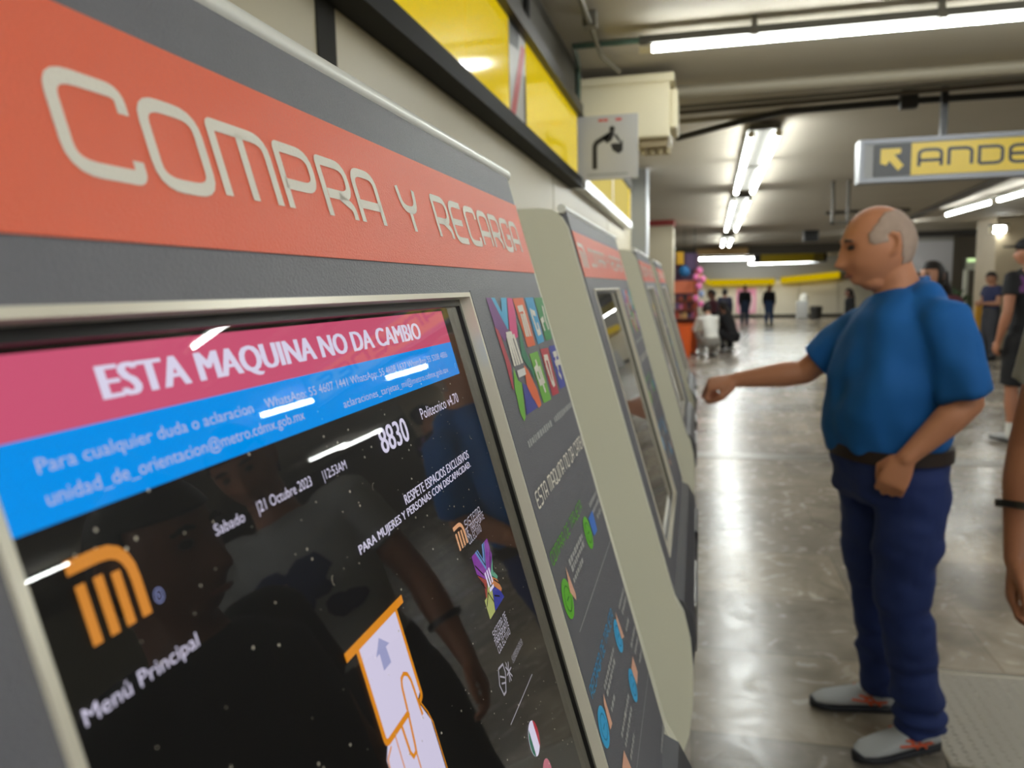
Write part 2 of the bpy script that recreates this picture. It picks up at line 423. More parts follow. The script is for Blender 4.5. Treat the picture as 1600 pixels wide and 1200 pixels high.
# twin rows running down the corridor
k = 0
for y0, y1 in ((6.1, 7.95), (8.0, 9.9), (10.7, 12.6), (12.65, 14.5), (14.55, 16.6), (19.3, 21.2), (21.3, 23.2)):
    f = lambda y: .48+(y-6.1)*.019
    lamp(row_pt(f(y0), y0), row_pt(f(y1), y1), ['nearest', 'second', 'third', 'fourth', 'fifth', 'sixth', 'farthest'][k]+' twin tube fluorescent lamp in the row down the corridor ceiling', .023, (-.095, .095), 'twin tube lamps along the corridor')
    k += 1
k = 0
for y0, y1 in ((6.95, 8.5), (10.3, 12.3), (12.45, 14.6), (16.6, 17.7), (19.5, 21)):
    lamp(row_pt(4.1, y0), row_pt(4.1, y1), ['first', 'second', 'third', 'fourth', 'last'][k]+' single tube from the near end of the right hand ceiling row', .021, (0,), 'single tubes along the right ceiling row')
    k += 1
for i, (x, y0, y1) in enumerate(((8.4, 12.0, 12.7), (9.2, 15.9, 18.0), (9.6, 18.2, 21), (8.6, 6, 8.4), (12.5, 8, 10.4))):
    lamp(row_pt(x, y0), row_pt(x, y1), 'ceiling tube in the right part of the hall, %s' % ['short one', 'before the last', 'beyond the pillar', 'beside the hall\'s middle', 'near the right wall'][i], .022)  # the last two are unseen, added for more diffuse light
# unseen lamps added behind and above the viewer to brighten the near side
for i, (x, y) in enumerate(((.5, 1.2), (3.1, 1.25), (5.7, 1.3), (-.1, -.9), (2.5, -.9), (5.1, -.9), (.6, -3.2), (3.4, -3.2), (1.2, -5.6), (4.5, -5.6))):
    lamp(row_pt(x, y), row_pt(x+2.4, y+.02), 'ceiling lamp out of view above the photographer, %s of its group' % ['first', 'second', 'third', 'fourth', 'fifth', 'sixth', 'seventh', 'eighth', 'ninth', 'tenth'][i], .019, (-.09, .09) if y < -3 else (0,))
# far lamps; the twin tubes are added to brighten the far wall
for i, (x, y) in enumerate(((-.5, 32.4), (2.2, 32.5), (.8, 34.4))):
    lamp(row_pt(x, y), row_pt(x+2.4, y), 'far twin tube lamp beyond the dark soffit, %s of its group' % ['first', 'second', 'third', 'fourth', 'fifth', 'sixth', 'seventh'][i], .022, (-.08, .08))
p, q = at(1090, 405, 26.5), at(1169, 404, 26.5)
lamp(p, q, 'far white lamp under the tan soffit strip', .035, house=False)
p, q = at(1168, 412, 33), at(1282, 408, 33)
lamp(p, q, 'far white lamp above the walkers, below the far yellow sign', .035, house=False)
p, q = at(1546, 359, 16.73), at(1575, 358, 16.73)
lamp(p, q, 'small white lamp on the face of the right pillar', .06)

# ------------------------------------------------------------------ ticket machines
BK = {'EMBLEM': {'purple': [(0.4982, -0.0198), (0.5142, -0.0201), (0.5353, -0.0467), (0.5159, -0.0546), (0.4997, -0.0417)], 'blue': [(0.5123, -0.02), (0.5227, -0.0202), (0.5317, -0.0321), (0.5416, -0.0205), (0.5593, -0.0208), (0.5369, -0.0457), (0.5329, -0.0455)], 'magenta': [(0.5614, -0.0208), (0.5783, -0.0216), (0.5752, -0.0336), (0.56, -0.0535), (0.5493, -0.0549), (0.5404, -0.0459)], 'red': [(0.498, -0.0416), (0.5072, -0.045), (0.5132, -0.0724), (0.5013, -0.0908), (0.4981, -0.0884), (0.5012, -0.0672)], 'green': [(0.5729, -0.0412), (0.5776, -0.0469), (0.5713, -0.0652), (0.5829, -0.0852), (0.5747, -0.0931), (0.5707, -0.0827), (0.5532, -0.0701)], 'orange': [(0.5522, -0.0764), (0.562, -0.0818), (0.5737, -0.0996), (0.5738, -0.113), (0.5619, -0.1138), (0.5491, -0.1027), (0.5434, -0.0924)], 'lime': [(0.5184, -0.0749), (0.5207, -0.0853), (0.5299, -0.0885), (0.5117, -0.1133), (0.5049, -0.1151), (0.5005, -0.1084), (0.5051, -0.0893)], 'indigo': [(0.5318, -0.0888), (0.5434, -0.0924), (0.5603, -0.113), (0.5175, -0.1123), (0.525, -0.1012)], 'white': [(0.5251, -0.0782), (0.5518, -0.0785), (0.5502, -0.0842), (0.5247, -0.0838)], 't_orange': [(0.5796, -0.0216), (0.6194, -0.0217), (0.615, -0.0648), (0.5839, -0.0643)], 't_blue': [(0.626, -0.0218), (0.6628, -0.022), (0.6562, -0.0643), (0.6259, -0.065)], 't_green': [(0.6664, -0.0228), (0.7037, -0.0227), (0.697, -0.0646), (0.6641, -0.0645)], 't_lime': [(0.5824, -0.0701), (0.6167, -0.0704), (0.616, -0.1146), (0.5828, -0.1132)], 't_red': [(0.6291, -0.0698), (0.6639, -0.0711), (0.6554, -0.1145), (0.625, -0.1128)], 't_indigo': [(0.6696, -0.0703), (0.7005, -0.0714), (0.6962, -0.113), (0.6663, -0.112)]}, 'EMBLEM_STROKES': [[(0.526, -0.0504), (0.5233, -0.0744)], [(0.5315, -0.0531), (0.5317, -0.0746)], [(0.5377, -0.0536), (0.5395, -0.0748)], [(0.5466, -0.0505), (0.5484, -0.0746)], [(0.5245, -0.0506), (0.5432, -0.0508)], [(0.5875, -0.0313), (0.6055, -0.0307), (0.6068, -0.0376), (0.6062, -0.056)], [(0.5931, -0.0354), (0.5903, -0.0555)], [(0.6007, -0.0357), (0.5971, -0.0558)], [(0.6352, -0.0321), (0.634, -0.0393), (0.638, -0.0551), (0.6487, -0.0545), (0.6477, -0.0459)], [(0.6385, -0.0358), (0.6505, -0.0375)], [(0.6927, -0.0313), (0.6887, -0.0453), (0.6908, -0.0551)], [(0.6813, -0.0437), (0.6691, -0.0457), (0.6711, -0.0552)], [(0.5973, -0.0765), (0.6004, -0.1062)], [(0.5962, -0.0833), (0.5865, -0.0845), (0.5893, -0.0961), (0.6064, -0.096), (0.6048, -0.083)], [(0.6347, -0.0783), (0.649, -0.0791), (0.6448, -0.1032), (0.6371, -0.104)], [(0.6347, -0.0783), (0.6371, -0.104)], [(0.6332, -0.0848), (0.6353, -0.0947)], [(0.6781, -0.0793), (0.6963, -0.0796)], [(0.6868, -0.0794), (0.6814, -0.095)], [(0.6751, -0.0879), (0.6991, -0.0884)], [(0.678, -0.0972), (0.6861, -0.1033)]], 'TXT': {'esta': [0.1304, 0.3794, -0.0411, -0.0295], 'para': [0.1028, 0.195, -0.0544, -0.0499], 'unidad': [0.1026, 0.2273, -0.0625, -0.0575], 'whats': [0.2033, 0.4145, -0.0554, -0.0502], 'aclar': [0.2616, 0.4, -0.0637, -0.0588], 'poli': [0.344, 0.4111, -0.0827, -0.076], 'num': [0.2854, 0.3216, -0.09, -0.0765], 'sab': [0.1563, 0.1722, -0.0872, -0.083], 'octu': [0.1804, 0.2179, -0.088, -0.0824], 'hora': [0.2273, 0.248, -0.0884, -0.0829], 'resp': [0.2935, 0.3997, -0.117, -0.1111], 'para2': [0.2376, 0.398, -0.1236, -0.1177], 'menu': [0.0937, 0.1356, -0.1139, -0.1085], 'reg': [0.1252, 0.1286, -0.096, -0.0917], 's1': [0.3603, 0.3912, -0.1505, -0.1455], 's2': [0.3585, 0.395, -0.1546, -0.1497], 's3': [0.3588, 0.3838, -0.1592, -0.1546], 'c1': [0.3534, 0.3826, -0.2136, -0.2094], 'c2': [0.3524, 0.3826, -0.2185, -0.2141], 'c3': [0.3542, 0.381, -0.2231, -0.219]}, 'SCR': {'pink': [(0.0845, -0.0237), (0.4293, -0.0242), (0.4238, -0.0448), (0.0777, -0.0442)], 'blue': [(0.0777, -0.0442), (0.4238, -0.0448), (0.4278, -0.0667), (0.0711, -0.0641)], 'card': [(0.2079, -0.1519), (0.2562, -0.152), (0.2511, -0.1926), (0.2156, -0.1902)], 'cardbar': [(0.2038, -0.1491), (0.2606, -0.1502), (0.2612, -0.1534), (0.2044, -0.1522)], 'carrow': [(0.2324, -0.1557), (0.2387, -0.1609), (0.2347, -0.1598), (0.2362, -0.1679), (0.2279, -0.1673), (0.23, -0.1609), (0.2256, -0.1598)], 'thumb': [(0.2408, -0.1768), (0.2467, -0.1778), (0.2484, -0.1823), (0.2467, -0.196), (0.2328, -0.2064), (0.2342, -0.1974)], 'hand': [(0.2191, -0.1916), (0.2352, -0.1923), (0.2387, -0.1777), (0.2442, -0.1771), (0.2482, -0.1807), (0.2487, -0.1936), (0.2552, -0.2054), (0.2528, -0.216), (0.2336, -0.2399), (0.1944, -0.2212), (0.2104, -0.1963), (0.2146, -0.1924)], 'cardline': [(0.213, -0.1528), (0.2153, -0.1906), (0.2363, -0.1909)], 'cardline2': [(0.2526, -0.1528), (0.2514, -0.1922), (0.2467, -0.1931)], 'thumbline': [(0.2464, -0.1982), (0.2465, -0.1818), (0.2442, -0.1771), (0.2388, -0.1766), (0.2371, -0.1797), (0.2357, -0.1926), (0.2333, -0.2039), (0.233, -0.208), (0.2287, -0.2042), (0.2288, -0.1914)], 'handline': [(0.2492, -0.193), (0.253, -0.2011), (0.2546, -0.2111), (0.2503, -0.2189), (0.2331, -0.2395)], 'handline2': [(0.2173, -0.194), (0.2111, -0.1954), (0.1936, -0.2206)], 'fing': [(0.2283, -0.1938), (0.2293, -0.2034), (0.2328, -0.2073)], 'M': [(0.1016, -0.0753), (0.122, -0.076), (0.1242, -0.0976), (0.1035, -0.0965)], 'M2': [(0.3412, -0.143), (0.3648, -0.1459), (0.3618, -0.1581), (0.3427, -0.155)], 'X': [(0.3581, -0.1657), (0.3884, -0.1712), (0.3871, -0.2015), (0.3531, -0.2039)], 'shield': [(0.3463, -0.2281), (0.3549, -0.2295), (0.3551, -0.2346), (0.3477, -0.2422), (0.3436, -0.2419), (0.3414, -0.235)], 'knot': [(0.3579, -0.2321), (0.3676, -0.2331), (0.3628, -0.2425), (0.3547, -0.2414)], 'line': [(0.3405, -0.2572), (0.3975, -0.2595)], 'flag': (0.3691, -0.2833), 'pinkdot': (0.3741, -0.3044), 'band3': [[(0.3742, -0.2344), (0.3996, -0.2363)], [(0.3715, -0.2366), (0.3974, -0.2395)], [(0.3701, -0.2391), (0.3907, -0.2404)]]}, 'PAN': {'boleto': [(0.5, -0.1326), (0.702, -0.1303)], 'esta': [(0.4801, -0.1741), (0.7055, -0.1656)], 'compra': [(0.469, -0.2147), (0.6111, -0.2093)], 'rec': [(0.4703, -0.3183), (0.6085, -0.3103)], 'div': [(0.4905, -0.274), (0.7086, -0.2679)], 'discs': {'g1': (0.483, -0.2459), 'g2': (0.6097, -0.2369), 'b1': (0.4791, -0.3431), 'b2': (0.6111, -0.3345), 'b3': (0.6131, -0.3826)}, 'hand1': [(0.5012, -0.2281), (0.5075, -0.2525), (0.5041, -0.2562), (0.4931, -0.2451)], 'hand2': [(0.5037, -0.3307), (0.5043, -0.3555), (0.4937, -0.3543), (0.4967, -0.3355)], 'hand3': [(0.6265, -0.3181), (0.6331, -0.346), (0.6203, -0.3418), (0.6204, -0.3247)], 'card4': [(0.6451, -0.3708), (0.6474, -0.388), (0.6288, -0.391), (0.6241, -0.3728)], 'card5': [(0.5151, -0.3841), (0.5225, -0.4039), (0.4921, -0.3867)], 'bluecard': [(0.626, -0.2288), (0.6524, -0.2287), (0.6498, -0.2475), (0.6284, -0.2467)], 'rows': [[(0.5148, -0.2306), (0.5836, -0.23)], [(0.5169, -0.2366), (0.5828, -0.2384)], [(0.5127, -0.2443), (0.5611, -0.2477)], [(0.6469, -0.2227), (0.7192, -0.2252)], [(0.6528, -0.2307), (0.7192, -0.23)], [(0.6663, -0.2399), (0.7023, -0.2422)], [(0.5117, -0.3308), (0.5809, -0.3273)], [(0.5137, -0.3372), (0.5703, -0.3394)], [(0.5132, -0.3501), (0.5372, -0.3501)], [(0.6467, -0.3237), (0.6945, -0.3253)], [(0.6544, -0.3321), (0.7017, -0.3371)], [(0.6493, -0.3472), (0.6775, -0.3449)], [(0.6516, -0.3644), (0.7158, -0.3617)], [(0.6606, -0.3752), (0.7006, -0.3756)], [(0.6685, -0.389), (0.7019, -0.3873)], [(0.5216, -0.3764), (0.5864, -0.3741)], [(0.5248, -0.3864), (0.5832, -0.3813)], [(0.5291, -0.4), (0.5649, -0.3969)], [(0.6503, -0.4708), (0.7211, -0.4688)]]}}
TH = math.radians(15.5)
FX, FZ = -.155, 1.493                           # foot of the orange band on the leaning face
W = .72                                         # machine width
XB = -.30
def FP(s, t, o=0.0):
    """machine coordinates -> local point: s along the face, t up the face, o out of it"""
    return V((FX-math.sin(TH)*t+math.cos(TH)*o-XB, s, FZ+math.cos(TH)*t+math.sin(TH)*o))
def on(o): return lambda s, t: FP(s, t, o)
def fbox(mb, s0, s1, t0, t1, o0, o1):
    c = [FP(s, t, o) for o in (o0, o1) for t in (t0, t1) for s in (s0, s1)]
    vs = [mb.bm.verts.new(p) for p in c]
    for f in ((0, 1, 3, 2), (4, 6, 7, 5), (0, 4, 5, 1), (2, 3, 7, 6), (0, 2, 6, 4), (1, 5, 7, 3)): mb.bm.faces.new([vs[i] for i in f])
    return mb
def fframe(mb, s0, s1, t0, t1, wd, o0, o1):
    fbox(mb, s0, s1, t1-wd, t1, o0, o1); fbox(mb, s0, s1, t0, t0+wd, o0, o1)
    fbox(mb, s0, s0+wd, t0+wd, t1-wd, o0, o1); fbox(mb, s1-wd, s1, t0+wd, t1-wd, o0, o1); return mb
def poly(mb, pts, put): mb.face([put(*p) for p in pts]); return mb
def disc(mb, c, r, put, n=28, ry=None): return poly(mb, [(c[0]+r*math.cos(2*math.pi*k/n), c[1]+(ry or r)*math.sin(2*math.pi*k/n)) for k in range(n)], put)
def quad_put(q, put):
    """unit square -> the quad q (top left, top right, bottom right, bottom left)"""
    q = [np.array(p) for p in q]
    return lambda x, y: put(*((q[3]*(1-x)+q[2]*x)*(1-y)+(q[0]*(1-x)+q[1]*x)*y))
def emblem_m(mb, put, wd=.14):
    ribbon(mb, fillet([(-.02, .92), (.93, .92), (.93, .0)], .55), wd*1.1, put)
    for x, tp in ((.1, .70), (.38, .70), (.65, .66)): ribbon(mb, [(x, .0), (x, tp)], wd, put)
HS0, HS1, HT0, HT1 = .0765, .4585, -.445, -.0155  # opening for the screen
def machine(label, y0):
    m = thing('ticket_machine', label, 'ticket machine', (XB, y0, 0), 'ticket machines along the wall')
    prof = [(-.58, .05), (-.58, 1.593), (-.216, 1.593), (-.199, 1.590), (-.187, 1.581), (-.178, 1.566), (-.026, 1.030), (-.013, 1.007), (-.003, .965), (.001, .921), (.001, .87), (-.004, .82), (-.02, .765), (-.05, .70), (-.07, .62), (-.075, .5), (-.075, .05)]
    prof = [(x-XB, z) for x, z in prof]
    for a, b in ((0, .016), (W-.016, W)): MB().prism(prof, 1, a, b).build('side_panel', CREAM, m)
    MB().box((-.575-XB, .016, 0.0), (-.10-XB, W-.016, .70)).box((-.575-XB, .016, .7), (-.235-XB, W-.016, 1.55)).box((-.575-XB, .016, 1.55), (-.2-XB, W-.016, 1.591)).build('cabinet', CREAM, m)
    MB().tube([FP(.004, .1035, -.004), FP(W-.004, .1035, -.004)], .0062, 14).build('top_trim', M_('white top edge', (226, 226, 220), .3), m, True)
    fp = MB(); a, b = .016, W-.0155
    fbox(fp, a, b, HT1, .1005, -.012, 0); fbox(fp, a, HS0, HT0, HT1, -.012, 0); fbox(fp, HS1, b, HT0, HT1, -.012, 0); fbox(fp, a, b, -.478, HT0, -.012, 0)
    fp.build('face_plate', FACE, m)
    hb = MB(); fbox(hb, .016, W-.0155, .0022, .0708, 0, .0006); band = hb.build('header_band', ORANGE, m)
    for wi in range(3): t = MB(); metro_text(t, 'COMPRA Y RECARGA', .131, .673, .0199, .0508, on(.0009), .15, word=wi); t.build('band_word', PRINT, band)
    t = MB(); emblem_m(t, quad_put([(.027, .054), (.092, .054), (.092, .017), (.027, .017)], on(.0009)), .15); t.build('band_emblem', PRINT, band)
    fr = MB(); fframe(fr, HS0, HS1, HT0, HT1, .0030, -.012, .0016); fr.build('screen_trim', CHROME, m)
    fr = MB(); fframe(fr, HS0+.003, HS1-.003, HT0+.003, HT1-.003, .004, -.016, -.006); fr.build('screen_surround', BLACK, m)
    d = MB(); fbox(d, HS0+.006, HS1-.006, HT0+.006, HT1-.006, -.03, -.0121)
    disp = d.build('display', M_('dark display', (7, 6, 6), .55, spec=.2), m)
    g = MB(); poly(g, [(HS0+.0065, HT0+.0065), (HS1-.0065, HT0+.0065), (HS1-.0065, HT1-.0065), (HS0+.0065, HT1-.0065)], on(-.0075)); gl = g.build('screen_glass', GLASS, m)
    if gl.data.polygons[0].normal.x < 0: gl.data.flip_normals()
    # printed guide beside the screen
    pan = MB(); fbox(pan, HS1+.006, W-.018, -.43, -.014, 0, .0004); guide = pan.build('printed_guide', FACE, m)
    cols = dict(purple=(116, 58, 128), blue=(70, 170, 214), magenta=(214, 62, 128), red=(178, 58, 72), green=(44, 122, 90), orange=(226, 104, 54), lime=(112, 178, 56), indigo=(62, 66, 150), white=(216, 216, 212),
                t_orange=(226, 100, 52), t_blue=(52, 156, 206), t_green=(52, 142, 78), t_lime=(112, 178, 60), t_red=(186, 56, 70), t_indigo=(62, 70, 166))
    for kx, pts in BK['EMBLEM'].items():
        b = MB(); poly(b, pts, on(.0008 if kx != 'white' else .0011)); b.build(('service_tile' if kx.startswith('t_') else 'emblem_field'), M_('print '+kx, cols[kx], .45), guide)
    b = MB()
    for st in BK['EMBLEM_STROKES'][:5]: ribbon(b, st, .006 if st[0][1] > -.3 else .01, on(.0011))
    b.build('emblem_letter', PRINT, guide)
    for i0, i1 in ((5, 8), (8, 10), (10, 12), (12, 14), (14, 17), (17, 21)):
        b = MB()
        for st in BK['EMBLEM_STROKES'][i0:i1]: ribbon(b, st, .0055, on(.0011))
        b.build('tile_symbol', PRINT, guide)
    b = MB(); metro_text(b, 'ESTA MAQUINA NO DA CAMBIO', .476, .706, -.176, -.163, on(.0009), .13, .26)
    b.build('guide_lettering', PRINT, guide)
    for txt, x0, x1, y0_, y1_, c in (('COMPRA DE TARJETA', .470, .612, -.2165, -.2065, (96, 168, 60)), ('RECARGA DE TARJETA', .471, .612, -.318, -.308, (60, 150, 200))):
        b = MB(); metro_text(b, txt, x0, x1, y0_, y1_, on(.0009), .13, .26); b.build('guide_heading', M_('print %d%d' % c[:2], c, .45), guide)
    b = MB(); rnd = random.Random(3)
    def dashes(p, q, wd):
        p, q = np.array(p), np.array(q); u = 0.0; L = np.linalg.norm(q-p)
        while u < L:
            l = rnd.uniform(.003, .008); e = min(L, u+l)
            ribbon(b, [p+(q-p)*u/L, p+(q-p)*e/L], wd*rnd.uniform(.7, 1), on(.0009)); u = e+.0022
    dashes((.497, -.1318), (.592, -.1318), .006); dashes((.604, -.1318), (.702, -.1318), .006)
    for p, q in BK['PAN']['rows']:
        if p[0] < W-.03: dashes(p, (min(q[0], W-.024), p[1]), .0048)
    b.build('guide_fine_lettering', M_('grey print', (170, 170, 170), .5), guide)
    b = MB(); ribbon(b, [(.488, BK['PAN']['div'][0][1]), (.700, BK['PAN']['div'][0][1])], .001, on(.0009)); ribbon(b, [(.47, -.415), (.700, -.415)], .001, on(.0009)); b.build('guide_rule', M_('grey print', (170, 170, 170), .5), guide)
    for kx, c in BK['PAN']['discs'].items():
        b = MB(); disc(b, c, .0145, on(.0008)); o = b.build('guide_disc', M_('disc '+kx[0], (104, 186, 54) if kx[0] == 'g' else (64, 170, 222), .45), guide)
        b = MB(); rr = [(c[0]+.009*math.cos(v), c[1]+.009*math.sin(v)) for v in np.linspace(0, 6.1, 14)]; ribbon(b, rr, .0012, on(.001)); ribbon(b, [(c[0]-.004, c[1]), (c[0]+.004, c[1])], .0015, on(.001))
        b.build('guide_disc_mark', M_('disc mark '+kx[0], (60, 130, 40) if kx[0] == 'g' else (40, 120, 170), .45), guide)
    for kx in ('hand1', 'hand2', 'hand3', 'card4', 'card5'): b = MB(); poly(b, BK['PAN'][kx], on(.001)); b.build('guide_hand', M_('print hand', (222, 170, 146), .5), guide)
    b = MB(); poly(b, BK['PAN']['bluecard'], on(.001)); b.build('guide_card', M_('print card', (66, 120, 206), .5), guide)
    # lower console
    pf = [(-.031, 1.028), (-.013, 1.019), (.001, .992), (.005, .960), (.002, .93), (-.002, .87), (-.009, .81), (-.03, .745), (-.06, .715), (-.09, .712), (-.09, 1.0)]
    MB().prism([(x-XB, z) for x, z in pf], 1, .017, W-.0165).build('front_console', DARKGREY, m)
    MB().box((-.02-XB, .10, .90), (.007-XB, .30, .985), .006).build('coin_slot_plate', STEEL, m)
    MB().box((-.02-XB, .45, .88), (.008-XB, .62, .99), .006).build('card_reader', BLACK, m)
    MB().box((-.04-XB, .14, .79), (-.001-XB, .42, .86), .006).build('dispensing_tray', STEEL, m)
    return m, disp, gl
GLASS = glass_pane('clear screen glass', 1.8)
m1, disp1, gl1 = machine('nearest ticket machine, its lit screen showing pink and blue banners', .045)
names = ['second ticket machine, cream sided with dark screen, beside the nearest one', 'third ticket machine, the one the man in blue reaches towards', 'farthest ticket machine of the row, mostly hidden behind the third']
for y0, lb in zip((1.09, 2.38, 3.44), names):
    c = copy_tree(m1); c.location.y = y0; c['label'] = lb
# what the first machine's screen shows (the other screens are dark)
def lit(n, c, e=1.0): return glow('screen '+n, c, e*.66)
SO = -.0119
WHT = lit('white', (226, 220, 244), .95)
def scr(name, m, fn, parent=disp1, o=SO):
    b = MB(); fn(b, on(o)); return b.build(name, m, parent)
R4 = lambda a, b, c, d: [(a, d), (b, d), (b, c), (a, c)]
scr('pink_banner', lit('pink', (204, 86, 118), 1.0), lambda b, p: poly(b, R4(.084, .429, -.0446, -.0238), p))
scr('blue_banner', lit('blue', (0, 142, 232), 1.05), lambda b, p: poly(b, R4(.084, .429, -.0658, -.0446), p))
T = BK['TXT']; SO2 = -.0116
def txt(name, lines, m=WHT, bold=0.0):
    b = MB()
    for body, bx, bo in lines: put_text(b, body, bx, on(SO2), bo)
    return b.build(name, m, disp1)
txt('banner_lettering', [('ESTA MAQUINA NO DA CAMBIO', (.1304, .3794, -.0408, -.0294), .075)])
txt('contact_lettering', [('Para cualquier duda o aclaracion', (.1028, .195, -.0546, -.0497), .0), ('unidad_de_orientacion@metro.cdmx.gob.mx', (.1026, .2273, -.0627, -.0573), .0),
    ('WhatsApp: 55 4607 1441 WhatsApp: 55 4608 1637 WhatsApp 55 5208 4886', (.2033, .4145, -.0546, -.0497), 0.0), ('aclaraciones_tarjetas_mi@metro.cdmx.gob.mx', (.2616, .4085, -.0637, -.0587), 0.0)], lit('pale lilac', (206, 206, 244), .8))
txt('status_lettering', [('8830', (.2862, .3208, -.0892, -.0768), .04), ('Politecnico v4.70', (.344, .4111, -.0824, -.0762), 0), ('Sabado', (.1563, .1722, -.0868, -.0832), .0),
    ('|21 Octubre 2023', (.1804, .2179, -.0878, -.0826), .0), ('|12:53AM', (.2273, .248, -.0882, -.0831), .0), ('Menú Principal', (.0937, .1356, -.1139, -.1085), .0)])
txt('notice_lettering', [('RESPETE ESPACIOS EXCLUSIVOS', (.2935, .3997, -.1165, -.1116), .03), ('PARA MUJERES Y PERSONAS CON DISCAPACIDAD.', (.2376, .398, -.1232, -.1181), .03)])
SOR = lit('orange', (232, 150, 62), .8)
scr('metro_emblem', SOR, lambda b, p: emblem_m(b, quad_put([(.1018, -.0752), (.1226, -.0752), (.1226, -.097), (.1018, -.097)], p), .15), o=SO2)
def regmark(b, p):
    ribbon(b, [(.1269+.0017*math.cos(v), -.0939+.0019*math.sin(v)) for v in np.linspace(0, 6.283, 16)], .0004, p); put_text(b, 'R', (.1262, .1277, -.0948, -.0929), p)
scr('registered_mark', lit('lilac', (150, 160, 214), .8), regmark, o=SO2)
scr('small_metro_emblem', lit('peach', (236, 176, 132), .85), lambda b, p: emblem_m(b, quad_put([(.3415, -.1436), (.3575, -.1436), (.3575, -.1572), (.3415, -.1572)], p), .15), o=SO2)
def sist(b, p):
    for tx, bx in (('SISTEMA', T['s1']), ('DE TRANSPORTE', T['s2']), ('COLECTIVO', T['s3']), ('SISTEMA DE', T['c1']), ('TRANSPORTE', T['c2']), ('COLECTIVO', T['c3'])):
        metro_text(b, tx, bx[0], bx[1], bx[2], bx[3], p, .14, .28)
scr('agency_lettering', lit('grey', (190, 186, 200), .8), sist, o=SO2)
# striped integration emblem on the screen
q = [(.356, -.1655), (.389, -.1655), (.389, -.203), (.356, -.203)]
for nm, c, pts in (('violet', (150, 70, 178), [(0, 1), (.2, 1), (.5, .62), (.8, 1), (1, 1), (1, .72), (.62, .5), (.38, .5), (0, .72)]), ('sky', (120, 166, 226), [(.2, 1), (.36, 1), (.5, .8), (.64, 1), (.8, 1), (.5, .62)]),
                   ('rust', (176, 74, 66), [(0, .7), (.38, .5), (.16, .3), (.1, .3), (.2, .5)]), ('mint', (110, 180, 150), [(1, .7), (.64, .5), (.9, .34), (.98, .36), (.82, .52)]),
                   ('sand', (196, 204, 120), [(0, .3), (.16, .3), (.4, .46), (.5, .3), (.34, 0), (0, .0)]), ('navy', (52, 62, 170), [(.36, 0), (1, 0), (.9, .14), (.54, .36)]), ('amber', (222, 140, 84), [(.62, .48), (.9, .34), (1, .14), (.92, .12), (.55, .38)])):
    scr('striped_emblem_field', lit(nm, c, .7), lambda b, p: poly(b, pts, quad_put(q, p)), o=SO2)
scr('striped_emblem_letter', WHT, lambda b, p: [ribbon(b, [(x, .38), (x, .62)], .07, quad_put(q, lambda s, t: FP(s, t, -.0114))) for x in (.38, .5, .62)] and ribbon(b, [(.36, .33), (.62, .33)], .05, quad_put(q, lambda s, t: FP(s, t, -.0114))))
def chev(b, p):
    g = quad_put(q, lambda s, t: FP(s, t, -.0113))
    for a in ([(0, .86), (.3, .6)], [(1, .86), (.7, .6)], [(.06, .56), (.2, .42)], [(.94, .6), (.8, .48)], [(.0, .2), (.25, .34), (.4, .12)], [(.5, .2), (.75, .1)], [(.7, .4), (.95, .24)], [(.28, 1), (.5, .7), (.72, 1)]): ribbon(b, a, .028, g)
scr('striped_emblem_lines', lit('black', (14, 12, 14), .4), chev)
# card and hand pictogram
CW, CO = lit('card white', (226, 218, 244), .9), lit('card orange', (236, 148, 36), .85)
scr('hand_fill', CW, lambda b, p: poly(b, [(.2160, -.1905), (.2360, -.1905), (.2380, -.178), (.2415, -.1765), (.2455, -.179), (.2487, -.1936), (.2545, -.2045), (.2546, -.24), (.2105, -.24), (.2110, -.196)], p), o=-.01185)
scr('card_fill', CW, lambda b, p: poly(b, [(.2135, -.152), (.2522, -.152), (.2522, -.190), (.249, -.1915), (.2135, -.1915)], p), o=-.0118)
def outl(b, p):
    ribbon(b, [(.2040, -.1508), (.2612, -.1508)], .0036, p)
    ribbon(b, fillet([(.2135, -.152), (.2135, -.1912), (.2375, -.1912)], .003), .0026, p); ribbon(b, fillet([(.2524, -.152), (.2524, -.192), (.2490, -.1930)], .003), .0022, p)
    ribbon(b, [(.2480, -.1985), (.2470, -.182), (.2455, -.1785), (.2425, -.1768), (.2395, -.1775), (.2380, -.1805), (.2365, -.1915), (.2345, -.203), (.2337, -.2065), (.2305, -.2068), (.2290, -.204), (.2285, -.1925)], .0017, p)
    ribbon(b, [(.2490, -.193), (.2530, -.2), (.2550, -.206), (.2552, -.24)], .0008, p)
    ribbon(b, [(.2165, -.1935), (.2115, -.1958), (.2105, -.201), (.2105, -.24)], .0009, p); ribbon(b, [(.2215, -.1925), (.2205, -.24)], .0008, p); ribbon(b, [(.2337, -.2065), (.2325, -.24)], .0010, p)
scr('card_outline', CO, outl, o=-.0115)
scr('card_arrow', lit('arrow lilac', (176, 178, 222), .8), lambda b, p: poly(b, [(.2315, -.1555), (.2385, -.161), (.2350, -.161), (.2355, -.168), (.2280, -.168), (.2285, -.161), (.2252, -.161)], p), o=-.0115)
def crest(b, p):
    ribbon(b, BK['SCR']['shield']+[BK['SCR']['shield'][0]], .0012, p)
    for a in ([(.3455, -.232), (.352, -.236)], [(.345, -.236), (.352, -.239)], [(.3575, -.2325), (.364, -.2415)], [(.364, -.2325), (.357, -.2415)], [(.36, -.231), (.3605, -.2425)], [(.356, -.237), (.366, -.237)]): ribbon(b, a, .001, p)
    for l in BK['SCR']['band3'][:2]: put_text(b, 'GOBIERNO DE LA' if l is BK['SCR']['band3'][0] else 'CIUDAD DE MEXICO', (.371, .397, l[0][1]-.0008, l[0][1]+.0012), p)
    ribbon(b, [(.3405, -.2578), (.3975, -.2578)], .0007, p)
